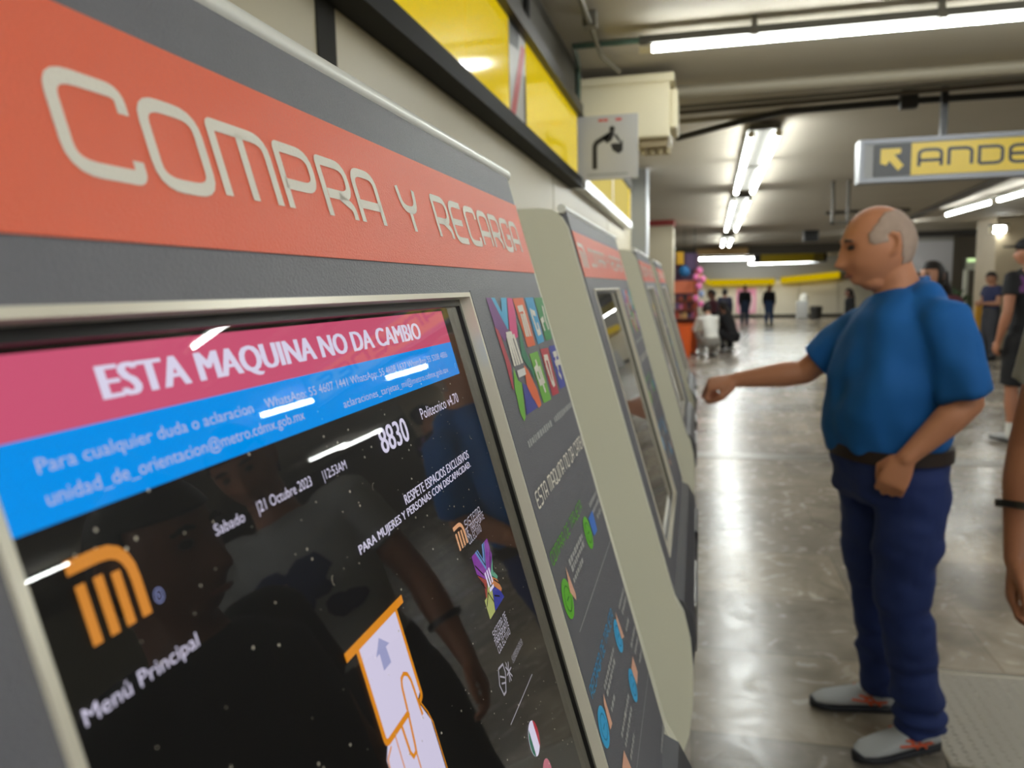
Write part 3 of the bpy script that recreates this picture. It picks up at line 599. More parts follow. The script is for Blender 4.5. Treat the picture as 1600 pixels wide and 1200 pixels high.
scr('city_crest', lit('crest grey', (176, 172, 184), .75), crest, o=SO2)
fc = BK['SCR']['flag']
def arcpoly(c, r, a0, a1): return [(c[0]+r*math.cos(v), c[1]+r*math.sin(v)) for v in np.linspace(a0, a1, 18)]
scr('language_disc_white', WHT, lambda b, p: disc(b, fc, .0098, p), o=-.0117)
scr('language_disc_green', lit('flag green', (22, 116, 92), .7), lambda b, p: poly(b, arcpoly(fc, .0098, 2.1, 4.18), p), o=-.0115)
scr('language_disc_red', lit('flag red', (196, 44, 66), .7), lambda b, p: poly(b, arcpoly(fc, .0098, -1.04, 1.04), p), o=-.0115)
pc = BK['SCR']['pinkdot']
scr('language_disc_pink', lit('pink dot', (220, 120, 140), .7), lambda b, p: disc(b, (pc[0], pc[1]-.006), .0095, p), o=-.0117)
# dust on the glass of the first screen
b = MB(); rnd = random.Random(11)
for i in range(420):
    s, t = rnd.uniform(.1, .435), rnd.uniform(-.40, -.06); r = rnd.choice((.00025, .0003, .0004, .0006)); a = rnd.uniform(0, 3)
    if rnd.random() < .07: ribbon(b, [(s+.0022*math.cos(a+v*.5), t+.0022*math.sin(a+v*.5)) for v in range(5)], .0002, on(-.0073))
    else: poly(b, [(s+r*math.cos(v+a), t+r*math.sin(v+a)) for v in (0, 1.4, 2.9, 4.4)], on(-.0073))
dust = b.build('dust', M_('dust specks', (214, 206, 190), .8), gl1); dust['kind'] = 'stuff'

# ------------------------------------------------------------------ fittings of the hall
struct(MB().box((XW-.001, -8, 2.43), (XW+.012, 8.15, CEIL)).build('wall_left_shade_band', M_('upper wall shade grey', (98, 95, 87), .7)))  # darker band paints the shade on the wall above the sign
SX = -.615                                       # face of the yellow sign boxes
DARKAL = M_('dark painted frame', (20, 19, 18), .65, spec=.25)
def yof(px, X=SX):                               # distance along the wall of something seen at that column
    d = MC @ np.array([(px-800)/F_PX, 250/F_PX, 1.0]); return float(d[1]*X/d[0])
sg = thing('wall_sign', 'long glossy yellow sign box in a black frame above the ticket machines', 'sign', (SX, 1.5, 2.05))
def sbox(mb, y0, y1, z0, z1, x0, x1): return mb.box((x0-SX, y0-1.5, z0-2.05), (x1-SX, y1-1.5, z1-2.05))
Z0, Z1 = 2.055, 2.375
sbox(MB(), -2, 4.15, Z0-.05, Z0, XW, SX+.025).build('frame_bar', DARKAL, sg)
sbox(MB(), -2, 4.15, Z1, Z1+.055, XW, SX+.03).build('frame_bar', M_('brown grey frame', (52, 47, 41), .5), sg)
sbox(MB(), -2, 4.15, Z0, Z1, XW, SX-.012).build('backing', BLACK, sg)
ys = [-2, -.4, 1.15, yof(735), yof(800)]
for a, b in zip(ys, ys[1:]): sbox(MB(), a+.002, b-.002, Z0, Z1, SX-.011, SX).build('yellow_panel', YEL, sg)
pa, pb = yof(800)+.01, yof(826)-.01
sbox(MB(), yof(826), 4.13, Z0, Z1, SX-.011, SX).build('yellow_panel', YEL, sg)
patch = sbox(MB(), pa, pb, Z0, Z1, SX-.011, SX).build('notice_patch', M_('notice white', (204, 200, 196), .4), sg)
b = MB(); f = lambda y, z: V((.0008, pa+(pb-pa)*y-1.5, Z0+(Z1-Z0)*z-2.05))
poly(b, [(.0, .05), (.28, .05), (1, .9), (.72, .9)], f); b.build('red_stroke', M_('notice red', (204, 52, 66), .4), patch)
b = MB(); poly(b, [(0, .75), (.55, .8), (.6, 1), (0, 1)], f); poly(b, [(.85, .0), (1, 0), (1, .6), (.85, .6)], f); b.build('black_corner', BLACK, patch)
# second, lit sign box with a white lower rail
s2 = thing('wall_sign', 'shorter pale yellow lit sign box with a silver lower rail, beyond the drinking pictogram sign', 'sign', (SX, 4.3, 2.05))
b = MB(); b.box((XW-SX, 0, .03), (-.002, 3.05, .33)).build('lit_panel', glow('pale lit yellow', (236, 214, 120), .5), s2)
MB().box((XW-SX, 0, -.035), (.022, 3.07, .03), .006).build('lower_rail', M_('silver rail', (222, 226, 232), .25, .6), s2)
MB().box((XW-SX, 0, .33), (.012, 3.07, .36)).build('upper_rail', DARKAL, s2)
MB().box((XW-SX, 3.05, .03), (.006, 3.075, .33)).build('end_cap', YEL, s2)
MB().box((-.001, 1.55, .05), (.002, 1.66, .31)).build('divider', M_('divider brown', (176, 158, 90), .5), s2)
# sign bracketed out of the wall: a bending figure drinking
Yb = 4.2
A, B_ = at(903, 183, Yb), at(997, 278, Yb)
bs = thing('pictogram_sign', 'square pale grey sign with a black bending figure, sticking out from the wall', 'sign', (A.x, Yb, B_.z))
wd, hg = B_.x-A.x, A.z-B_.z
MB().box((XW-A.x, 0, 0), (wd, .012, hg), .003).build('plate', M_('sign plate pale grey', (178, 178, 180), .4), bs)
f = lambda x, z: V((x*wd, -.001, z*hg)); BI = M_('sign black', (22, 22, 24), .5)
b = MB(); ribbon(b, fillet([(.28, .17), (.28, .57), (.52, .69)], .07), .08, f); poly(b, [(.42, .64), (.52, .745), (.62, .73), (.56, .60), (.48, .56)], f); b.build('bending_figure', BI, bs)
b = MB(); disc(b, (.57, .78), .048, f); b.build('figure_head', BI, bs)
b = MB(); poly(b, [(.54, .55), (.58, .45), (.68, .39), (.745, .44), (.75, .60), (.69, .55), (.62, .56)], f); poly(b, [(.64, .70), (.72, .58), (.69, .57), (.60, .68)], f); b.build('basin', BI, bs)
b = MB()
for x in np.arange(.16, .80, .045): poly(b, [(x, .07), (x+.03, .07), (x+.03, .095), (x, .095)], f)
b.build('caption_line', M_('caption grey', (120, 120, 122), .5), bs)
for x0, x1 in ((.34, .42), (.43, .50), (.63, .73)): b = MB(); poly(b, [(x0, .9), (x1, .9), (x1, .945), (x0, .945)], f); b.build('red_caption', M_('caption red', (190, 84, 76), .5), bs)
# cream wall box behind it
Yx = 4.42
A, B_ = at(907, 118, Yx), at(1055, 212, Yx)
bx = thing('wall_unit', 'cream metal unit mounted high on the wall beside the pictogram sign', 'wall unit', (A.x, Yx, B_.z))
wx, hx = B_.x-A.x, A.z-B_.z-.02
CR2 = M_('wall unit cream', (226, 216, 184), .5)
MB().box((XW-A.x, 0, 0), (wx-.03, .42, hx-.03), .012).build('case', CR2, bx)
MB().box((XW-A.x, -.015, hx-.05), (wx-.005, .44, hx), .012).build('lid', CR2, bx)
MB().box((wx-.03, .03, .05), (wx+.012, .36, hx-.08), .012).build('side_flange', CR2, bx)
MB().box((wx*.62, .05, -.045), (wx-.04, .34, 0), .008).build('outlet', M_('outlet tan', (150, 134, 102), .6), bx)
for i in range(4): MB().tube([(wx*.66+i*.045, .12, -.04), (wx*.66+i*.045, .12, -.075)], .014).build('cable_gland', M_('gland tan', (176, 162, 128), .5), bx)
# pipes and cables under the ceiling
GREEN = M_('green conduit', (62, 84, 70), .5); GREY = M_('grey conduit', (120, 116, 106), .45, .3); DKC = M_('black cable', (34, 32, 30), .5)
def run(name, pts, r, m, label, cat):
    o = MB().tube(pts, r, 10).build(name, m, None, True); return tag(o, label, cat)
cz = CEIL-.02
run('conduit', [(XW+.03, 4.28, 2.44), (XW+.03, 4.28, cz), (XW+.05, 4.1, cz), (XW+.06, 3.93, cz), (.0, 3.93, cz), (2.4, 3.95, cz)], .014, GREEN, 'green conduit rising beside the cream wall unit and along the near lamp', 'conduit')
q = [at_z(900, -20, cz-.03), at_z(922, 38, cz-.03), at_z(940, 88, cz-.03), at_z(968, 112, cz-.03)]
run('conduit', q, .012, GREY, 'thin grey conduit slanting over the ceiling towards the cream wall unit', 'conduit')
o = MB().box(q[1]+V((-.03, -.03, -.016)), q[1]+V((.03, .03, .05)), .004).build('junction_box', GREY); tag(o, 'small grey junction box on the slanting ceiling conduit', 'junction box')
run('pipe', [(XW, 4.75, 2.60), (3, 4.8, 2.60)], .035, M_('painted pipe', (150, 142, 124), .5), 'thick painted pipe crossing the ceiling above the cream wall unit', 'pipe')
run('conduit', [at_z(1060, 168, 2.645), at_z(1330, 145, 2.645), at_z(1720, 110, 2.645)], .012, GREY, 'upper grey conduit crossing the ceiling in front of the twin lamps', 'conduit')
run('conduit', [at_z(1060, 176, 2.64), at_z(1330, 153, 2.64), at_z(1720, 117, 2.64)], .014, M_('brown conduit', (86, 78, 68), .5), 'brown conduit under the upper grey one, crossing the ceiling', 'conduit')
run('conduit', [at_z(1060, 190, 2.635), at_z(1150, 182, 2.635), at_z(1235, 176, 2.635)], .018, M_('pale conduit', (150, 142, 126), .5), 'short pale conduit beside the cream wall unit, below the brown one', 'conduit')
run('cable', [at_z(1058, 216, 2.55), at_z(1110, 202, 2.56), at_z(1165, 188, 2.59), at_z(1228, 174, 2.62), at_z(1420, 158, 2.63), at_z(1720, 138, 2.63)], .022, DKC, 'thick black cable sagging from the cream wall unit across the ceiling', 'cable')
p = at_z(1420, 157, 2.62); o = MB().box(p+V((-.05, -.03, -.05)), p+V((.05, .04, CEIL-p.z)), .005).build('junction_box', DKC); tag(o, 'black junction box on the thick black ceiling cable', 'junction box')
run('cable_tray', [at_z(1640, 246, CEIL-.03), at_z(1415, 344, CEIL-.03)], .05, M_('tray brown', (74, 68, 58), .6), 'dark cable tray along the ceiling beside the right hand lamp row', 'cable tray')
run('conduit', [at_z(1290, 333, CEIL-.03), at_z(1422, 328, CEIL-.03)], .03, M_('tray brown', (74, 68, 58), .6), 'dark conduit under the ceiling just above the bald man\'s head', 'conduit')
p = at(1313, 334, 10.0); o = MB().box(p+V((-.1, -.03, -.12)), p+V((.1, .03, -.09))).box(p+V((-.1, -.03, -.12)), p+V((-.07, .03, CEIL-p.z))).box(p+V((.07, -.03, -.12)), p+V((.1, .03, CEIL-p.z))).build('hanging_bracket', M_('tray brown', (74, 68, 58), .6)); tag(o, 'dark hanging bracket on the ceiling above the bald man\'s forehead', 'bracket')
run('hanger_rod', [(SX-.02, 3.0, 2.43), (SX-.02, 3.0, CEIL)], .012, DKC, 'thin dark rod holding the long yellow sign to the ceiling', 'rod')
# hanging direction sign
Ys = 5.35
A, B_ = at(1344, 219, Ys), at(1344, 286, Ys); sc_ = Ys/F_PX/.965
ds = thing('hanging_sign', 'hanging yellow direction sign with black arrow square and dark lettering', 'sign', (A.x, Ys, B_.z))
hs = A.z-B_.z; L = 1.60
ALU = M_('sign aluminium', (128, 130, 136), .4, .4)
MB().box((0, 0, 0), (L, .14, .028)).box((0, 0, hs-.028), (L, .14, hs)).box((0, 0, .028), (.028, .14, hs-.028)).box((L-.028, 0, .028), (L, .14, hs-.028)).build('frame', ALU, ds)
MB().box((.028, .015, .028), (L-.028, .125, hs-.028)).build('panel', M_('sign panel grey', (150, 150, 150), .4), ds)
yx = .30
MB().box((yx, .008, .034), (L-.06, .015, hs-.034)).build('yellow_field', M_('sign field yellow', (228, 194, 4), .3), ds)
MB().box((.085, .007, .034), (yx, .015, hs-.034)).build('arrow_square', M_('sign dark square', (38, 38, 40), .35), ds)
f = lambda x, z: V((.085+x*(yx-.085), .006, .034+z*(hs-.068)))
b = MB(); poly(b, [(.18, .86), (.72, .86), (.72, .70), (.55, .66), (.80, .32), (.66, .16), (.42, .48), (.34, .34), (.18, .40)], f); b.build('arrow', M_('sign field yellow', (222, 186, 10), .3), ds)
b = MB(); metro_text(b, 'ANDENES', .345, 1.48, .075, hs-.07, lambda x, z: V((x, .007, z)), .17, .24); b.build('sign_lettering', M_('sign dark square', (38, 38, 40), .35), ds)
for x in (.49, 1.2): MB().box((x-.018, .05, hs), (x+.018, .09, CEIL-B_.z)).build('post', BLACK, ds)
# far hanging yellow sign and speaker
Yf = 30
A, B_ = at(1178, 391, Yf), at(1292, 409, Yf)
o = thing('hanging_sign', 'small far yellow sign in a black frame hanging at the end of the hall', 'sign', (A.x, Yf, B_.z))
MB().box((0, 0, 0), (B_.x-A.x, .12, A.z-B_.z)).build('frame', BLACK, o)
MB().box((.25, -.01, .05), (2.1, 0, A.z-B_.z-.04)).build('yellow_field', M_('far sign yellow', (206, 178, 16), .4), o)
MB().box((B_.x-A.x-.45, -.01, .06), (B_.x-A.x-.1, 0, A.z-B_.z-.06)).build('end_field', M_('far sign ochre', (136, 118, 40), .5), o)
for x in (.4, 2.3): MB().box((x-.02, .03, A.z-B_.z), (x+.02, .07, CEIL-B_.z)).build('post', BLACK, o)
p = at(1267, 368, 19.0)
o = thing('speaker_box', 'black box hanging from the far ceiling left of the bald man\'s face', 'speaker', p)
MB().box((-.16, -.1, -.14), (.16, .12, .13), .02).build('case', BLACK, o); MB().box((-.02, -.02, .13), (.02, .02, CEIL-p.z)).build('stem', BLACK, o)
# floor plate and strip
X0, X1, Y0, Y1 = .78, 2.7, 2.44, 3.06
pl = thing('tread_plate', 'raised pattern metal plate let into the floor behind the bald man\'s shoes', 'floor plate', ((X0+X1)/2, (Y0+Y1)/2, 0))
cx, cy = (X0+X1)/2, (Y0+Y1)/2
MB().box((X0-cx, Y0-cy, 0), (X1-cx, Y1-cy, .004)).build('sheet', M_('plate steel', (188, 184, 176), .4, .7), pl)
MB().box((X0-cx, Y0-cy-.012, 0), (X1-cx, Y0-cy, .008)).box((X0-cx, Y1-cy, 0), (X1-cx, Y1-cy+.012, .008)).box((X0-cx-.012, Y0-cy-.012, 0), (X0-cx, Y1-cy+.012, .008)).build('edge_strip', M_('edge steel', (190, 186, 176), .3, .9), pl)
b = MB(); nx, ny = 50, 26
for i in range(nx):
    for j in range(ny):
        x = X0-cx+.02+i*(X1-X0-.04)/(nx-1); y = Y0-cy+.012+j*(Y1-Y0-.024)/(ny-1); a = .6 if (i+j) % 2 else -.6
        u = V((math.cos(a), math.sin(a), 0))*.013; v_ = V((-math.sin(a), math.cos(a), 0))*.0045; c = V((x, y, .004)); t = c+V((0, 0, .003))
        b.face([c-u, c+v_, t]); b.face([c+v_, c+u, t]); b.face([c+u, c-v_, t]); b.face([c-v_, c-u, t])
b.build('raised_pattern', M_('plate stud steel', (186, 182, 172), .3, .9), pl)
struct(MB().box((-.05, 6.72, 0), (6, 6.95, .003)).build('trim_8', M_('floor strip', (138, 134, 128), .3, .5, bump=.3, scale=120)))
# snack stall beside the cream pillar
ST = thing('snack_stall', 'colourful snack stall with orange header beside the cream pillar', 'stall', at_z(1072, 553))
sx, sy = ST.location.x, ST.location.y
WOOD = M_('stall orange', (214, 96, 40), .5)
k = sy/F_PX/.965                                  # metres per pixel there
px = lambda x, y, dy=0: at(x, y, sy+dy)-ST.location
def slab(x0, y0, x1, y1, d0, d1, name, m, par=ST):
    a, b_ = px(x0, y0), px(x1, y1); return MB().box((a.x, d0, b_.z), (b_.x, d1, a.z), .01).build(name, m, par)
slab(1046, 395, 1090, 550, .50, .54, 'back_panel', M_('stall violet', (92, 66, 96), .6))
slab(1046, 439, 1086, 458, -.05, .0, 'header', M_('stall salmon', (226, 122, 84), .5))
slab(1057, 393, 1068, 413, .1, .16, 'yellow_board', M_('stall yellow', (232, 176, 32), .5))
slab(1070, 395, 1089, 421, .2, .24, 'violet_board', M_('stall plum', (96, 74, 110), .6))
for y in (470, 484, 498): slab(1046, y+.5, 1088, y+2, .0, .5, 'shelf', M_('stall shelf', (150, 86, 60), .6))
for x in (1047, 1086): slab(x, 395, x+2, 553, .45, .5, 'post', WOOD)
slab(1047, 505, 1088, 552, .05, .5, 'counter', M_('stall deep orange', (226, 98, 26), .5))
pal = [(150, 60, 50), (196, 150, 110), (90, 50, 60), (220, 180, 120), (176, 84, 64), (110, 90, 130), (60, 40, 40), (200, 110, 150), (186, 70, 50)]
pn = ['dark red', 'tan', 'plum', 'cream', 'brick red', 'lilac', 'near black', 'pink', 'red']
i = 0
for row, y in enumerate((470, 484, 498)):
    for c in range(6):
        x0 = 1048.5+c*6.4; h = (8, 10, 7, 11, 9, 10)[(c+row*2) % 6]
        a, b_ = at(x0, y-h, sy+.02), at(x0+5.4, y+.5, sy+.02); b_.z = at(1046, y+.5, sy).z+.004; j = (c*2+row*3) % 9
        o = MB().box((a.x, a.y, b_.z), (b_.x, a.y+.22, a.z), .012).build('snack_packet', M_('packet '+pn[j], pal[j], .4))
        tag(o, '%s snack packet on the %s stall shelf, number %d from its left end' % (pn[j], ('upper', 'middle', 'lower')[row], c+1), 'packet', 'snack packets on the stall shelves'); i += 1
bc = at(1069, 424, sy-.15)
o = thing('party_ball', 'blue ball hanging above the salmon header of the stall', 'ball', bc)
MB().ball((0, 0, 0), .125).build('ball', M_('ball blue', (40, 110, 166), .4), o, True); MB().tube([(0, 0, .12), (0, 0, CEIL-bc.z)], .004, 6).build('string', DKC, o)
for i, (x, y, r) in enumerate([(1093, 423, 5.5), (1087.5, 433, 5), (1098, 436, 5.5), (1092, 447, 5.5), (1096, 459, 5), (1087, 466, 5), (1095, 475, 5)]):
    p = at(x, y, sy-.35); c = (244, 130, 190) if i not in (4,) else (150, 170, 210)
    r *= .84; o = MB().ball(p, (r*k, r*k, r*k*1.12)).tube([p-V((0, 0, r*k*1.1)), p-V((0, 0, r*k*1.35))], .012, 8).build('balloon', M_('balloon %d' % c[0], c, .25), None, True)
    tag(o, ['pink balloon at the top of the cluster', 'pink balloon second on the left', 'pink balloon second on the right', 'pink balloon at mid height', 'pale blue balloon amid the pink ones', 'lower pink balloon on the left', 'lowest pink balloon of the cluster'][i]+' beside the snack stall', 'balloon', 'balloons beside the snack stall')
p0 = at(1093, 420, sy-.35)
run('balloon_string', [(p0.x-.1, p0.y+.2, 0), (p0.x-.1, p0.y+.2, 1.0), (p0.x-.1, p0.y+.2, CEIL)], .008, DKC, 'dark line tied through the balloon cluster from floor to ceiling', 'string')
cr = at_z(1077, 556)
o = thing('orange_crate', 'bright orange tub on the floor in front of the snack stall', 'tub', (cr.x-.16, cr.y+.0, 0))
b = MB(); b.prism([(-.17, 0), (.17, 0), (.2, .6), (-.2, .6)], 1, -.2, .2); b.build('tub', M_('tub orange', (236, 96, 14), .4), o); MB().box((-.215, -.215, .6), (.215, .215, .64), .01).build('rim', M_('tub orange', (236, 96, 14), .4), o)
# along the far wall
p = at_z(1254, 499)
o = thing('metal_cabinet', 'pale grey cabinet against the far wall right of the walkers', 'cabinet', p); MB().box((-.22, 0, 0), (.2, .4, .75), .02).build('case', M_('cabinet grey', (176, 178, 176), .5), o); MB().box((-.2, -.012, .05), (.18, 0, .7)).build('door', M_('cabinet door', (190, 190, 188), .5), o)
o = thing('waste_bin', 'dark bin beside the pale cabinet at the far wall', 'bin', p+V((.5, -.1, 0))); b = MB(); b.tube([(0, 0, 0), (0, 0, .5)], [.2, .25], 20).build('bucket', M_('bin dark', (52, 50, 48), .5), o, True); MB().tube([(0, 0, .5), (0, 0, .55)], [.26, .2], 20).build('lid', M_('bin dark', (52, 50, 48), .5), o, True)
o = thing('water_jug', 'white container standing on the pale far cabinet', 'container', p+V((.06, .2, .75))); MB().tube([(0, 0, 0), (0, 0, .22), (0, 0, .28)], [.16, .16, .07], 18).build('body', M_('jug white', (226, 224, 214), .4), o, True); MB().tube([(0, 0, .28), (0, 0, .34)], .05, 12).build('cap', M_('jug cap', (190, 190, 190), .4), o, True)
a, b_ = at(1151, 451, 35.95), at(1181, 489, 35.95)
o = thing('wall_poster', 'pink poster on the far wall behind the first walker', 'poster', (a.x, 35.95, b_.z)); MB().box((0, 0, 0), (b_.x-a.x, .04, a.z-b_.z)).build('sheet', M_('poster pink', (226, 150, 180), .6), o); MB().box((.1, -.005, .1), (b_.x-a.x-.1, 0, a.z-b_.z-.3)).build('picture', M_('poster pale', (226, 190, 196), .6), o)
# framed lit doorway stand on the right, potted plant and yellow board
p = at_z(1514, 535); kk = p.y/F_PX/.965
o = thing('lit_frame', 'white door frame with a lit greenish top, right of the bald man', 'door frame', p)
w2 = 9*kk; hh = at(1514, 403, p.y).z
MB().box((-w2, 0, 0), (-w2+4*kk, .15, hh)).build('upright', M_('frame white', (206, 206, 190), .5), o); MB().box((w2-4*kk, 0, 0), (w2, .15, hh)).build('upright', M_('frame white', (206, 206, 190), .5), o)
MB().box((-w2, -.01, hh-16*kk), (w2, .16, hh)).build('header', M_('frame white', (206, 206, 190), .5), o); MB().box((-w2+.03, -.03, hh-5*kk), (w2-.03, -.01, hh-.02)).build('lit_strip', glow('pale green light', (206, 240, 170), .8), o)
p = at_z(1527, 559); kk = p.y/F_PX/.965
o = thing('yellow_board', 'yellow standing board left of the person in navy', 'board', p); b = MB(); b.prism([(-7*kk, .06), (7*kk, .06), (6*kk, 76*kk), (-5*kk, 76*kk)], 1, -.03, .03); b.build('board', M_('board yellow', (222, 164, 50), .5), o); MB().box((-.2, -.15, 0), (.2, .15, .06)).build('foot', BLACK, o)
p = V((at(1487, 437, 19.3).x, 19.3, 0))
o = thing('potted_plant', 'leafy green plant showing over the shoulder of the man in blue', 'plant', p)
MB().tube([(0, 0, 0), (0, 0, .4)], [.16, .22], 18).build('pot', M_('pot clay', (120, 74, 54), .6), o, True)
b = MB(); rnd = random.Random(5)
for i in range(90):
    a, e, l = rnd.uniform(0, 6.28), rnd.uniform(.3, 1.4), rnd.uniform(.35, .68)
    d = V((math.cos(a)*math.cos(e), math.sin(a)*math.cos(e), math.sin(e))); s_ = d.cross(V((0, 0, 1))).normalized()*.05; z = V((0, 0, .80))
    b.face([z+d*l*.3, z+d*l*.7+s_, z+d*l-V((0, 0, .12*l)), z+d*l*.7-s_])
MB().tube([(0, 0, .38), (.02, 0, .6), (0, .01, .95)], [.03, .025, .012], 8).build('stem', M_('stem brown', (92, 76, 50), .7), o, True)
b.build('leaves', M_('leaf green', (62, 96, 48), .5), o)

# ------------------------------------------------------------------ people
def head_points(nu=44, nv=34, grow=0.0, fat=1.0, jut=0.0):
    """a head looking along +x, its centre between the ears at the origin, about 0.235 m tall"""
    g = lambda v, c, s: math.exp(-((v-c)/s)**2)
    P = []
    for j in range(nv+1):
        el = -math.pi/2+math.pi*j/nv
        row = []
        for i in range(nu):
            az = 2*math.pi*i/nu
            x, y, z = math.cos(el)*math.cos(az), math.cos(el)*math.sin(az), math.sin(el)
            X = x*(.100+grow); Y = y*(.077+grow)*fat; Zz = z*((.112 if z > 0 else .122)+grow)
            fr = max(0.0, x); low = max(0.0, -z)
            if x < 0: X *= 1-.35*low**1.5; X *= 1.02
            Y *= 1-.20*low**1.3*(1 if x > -.2 else .6)
            if x > 0: X = X*(1-.05*low)+.010*fr*g(Zz, -.075, .05)          # flat face, jaw forward
            if fr > .15:
                w_ = min(1, (fr-.15)*2.2)
                dx = .027*g(Y, 0, .016)*g(Zz, -.034, .018)+.013*g(Y, 0, .010)*g(Zz, -.004, .020)+.007*g(Y, 0, .020)*g(Zz, -.036, .010)
                dx += .007*g(abs(Y), .028, .020)*g(Zz, .030, .011)-.012*g(abs(Y), .032, .014)*g(Zz, .010, .011)
                dx += .009*g(Y, 0, .020)*g(Zz, -.064, .006)+.009*g(Y, 0, .018)*g(Zz, -.079, .007)-.005*g(Y, 0, .024)*g(Zz, -.0715, .003)
                dx += (.016+jut)*g(Y, 0, .026)*g(Zz, -.100, .020)+.004*g(abs(Y), .042, .018)*g(Zz, -.032, .02)
                X += dx*w_
            row.append((X, Y, Zz))
        P.append(row)
    return P
def grid_closed(mb, P, mx):
    n = len(P[0]); V0 = [[mb.bm.verts.new(mx @ V(p)) for p in r] for r in P[1:-1]]
    bot = mb.bm.verts.new(mx @ V(P[0][0])); top = mb.bm.verts.new(mx @ V(P[-1][0]))
    for a, b in zip(V0, V0[1:]):
        for k in range(n): mb.bm.faces.new((a[k], a[(k+1) % n], b[(k+1) % n], b[k]))
    for k in range(n): mb.bm.faces.new((bot, V0[0][(k+1) % n], V0[0][k])); mb.bm.faces.new((top, V0[-1][k], V0[-1][(k+1) % n]))
def ear(mb, mx, s):
    pts = [(.000, 0, .030), (-.014, .006, .033), (-.026, .009, .022), (-.026, .009, .004), (-.016, .006, -.018), (-.004, .002, -.030)]
    mb.capsule([mx @ V((x*.85-.004, s*(.072+y*1.5), z*.85-.004)) for x, y, z in pts], [.006, .0065, .007, .0065, .007, .0075], 10)
    mb.ball(mx @ V((-.010, s*.072, .0)), (.013, .006, .022), 12, 8, mx.to_3x3().normalized())
def hand(mb, wr, d, n, t, curl=.5, size=1.0, thumb=.5, spread=.06):
    """palm, four bent fingers and a thumb; d along the hand, n out of its back, t towards the thumb side"""
    d = V(d).normalized(); n = V(n); n = (n-n.dot(d)*d).normalized(); tt = d.cross(n)
    if tt.dot(V(t)) < 0: tt = -tt
    wr = V(wr); s = size
    L = lambda a, b, c: wr+(d*a+tt*b+n*c)*s
    mb.rings([(L(-.01, 0, 0), .016*s, .024*s), (L(.015, .0, 0), .017*s, .030*s), (L(.045, .002, .001), .016*s, .038*s), (L(.075, .001, .002), .013*s, .039*s), (L(.088, 0, .001), .010*s, .036*s)], tt, 20, 2.4)
    for q, (b, ln) in enumerate(((.029, .92), (.010, 1.0), (-.010, .95), (-.028, .78))):
        p = L(.082-.004*abs(q-1), b, .001); ang = 0; P = [p]; R = [.0098*s]
        for l, c in ((.042, .62), (.027, 1.15), (.021, .65)):
            ang += curl*c*1.45; dd = (d*math.cos(ang)-n*math.sin(ang)+tt*spread*(1.5-q)*.4).normalized()
            p = p+dd*l*ln*s; P.append(p); R.append(R[-1]*.9)
        mb.capsule(P, R, 10)
    b0 = L(.018, .026, -.006); p1 = b0+(d*.6+tt*(.75-.35*thumb)-n*.35*thumb).normalized()*.042*s
    p2 = p1+(d*.9+tt*(.25-.6*thumb)-n*.45*thumb).normalized()*.030*s; p3 = p2+(d*.85-tt*.5*thumb-n*.35*thumb).normalized()*.024*s
    mb.capsule([b0, p1, p2, p3], [.016*s, .0125*s, .0108*s, .009*s], 10)
def cloth_fold(seed, amp, fx=9, fz=9):
    def f(c):
        q = V((c.x*fx, c.y*fx, c.z*fz))+V((seed, seed*2, 0))
        return amp*noise.noise(q)+amp*.5*noise.noise(q*2.1)
    return f
def shoe(par, heel, ang, m, sole_m, L=.285, name='shoe', stripe=None, h=.075):
    b = MB(); mx = Matrix.Translation(V(heel)) @ Matrix.Rotation(ang, 4, 'Z')
    def loft(mb, secs, z0):
        out = []
        for x, w_, top in secs:
            ring = []
            for k in range(16):
                a = 2*math.pi*k/16; ca, sa = math.cos(a), math.sin(a); q = (abs(ca)**3+abs(sa)**3)**(-1/3)
                ring.append(mb.bm.verts.new(mx @ V((x, w_*ca*q, z0+(top-z0)/2*(1+sa*q)))))
            out.append(ring)
        for a_, b_ in zip(out, out[1:]):
            for k in range(16): mb.bm.faces.new((a_[k], a_[(k+1) % 16], b_[(k+1) % 16], b_[k]))
        mb.bm.faces.new(out[0][::-1]); mb.bm.faces.new(out[-1])
    k = L/.285
    loft(b, [(.0, .020, h*.75), (.015*k, .034, h*1.15), (.06*k, .037, h*1.25), (.10*k, .038, h*1.15), (.15*k, .042, h*.95), (.20*k, .047, h*.76), (.245*k, .043, h*.62), (.275*k, .027, h*.48), (.285*k, .012, h*.40)], .022)
    o = b.build(name, m, par, True)
    b = MB(); loft(b, [(-.006, .020, .030), (.012*k, .038, .034), (.08*k, .037, .028), (.15*k, .042, .026), (.21*k, .049, .026), (.255*k, .043, .028), (.285*k, .025, .032), (.293*k, .010, .034)], .0)
    b.build('sole', sole_m, o, True)
    for side in (-1, 1):
        p = lambda x, z, s_=side: mx @ V((x*k, s_*(.0425+.002*math.cos(x*30)-(.07-x*.2 if z > .06 else 0)*.06), z))
        if stripe:
            b = MB()
            for a_ in ([(.07, .034), (.10, .058), (.14, .066)], [(.10, .034), (.125, .062)], [(.05, .048), (.10, .044), (.165, .052)]):
                b.tube([p(*c) for c in a_], .004, 8)
            b.build('stripe_marking', stripe, o)
    return o
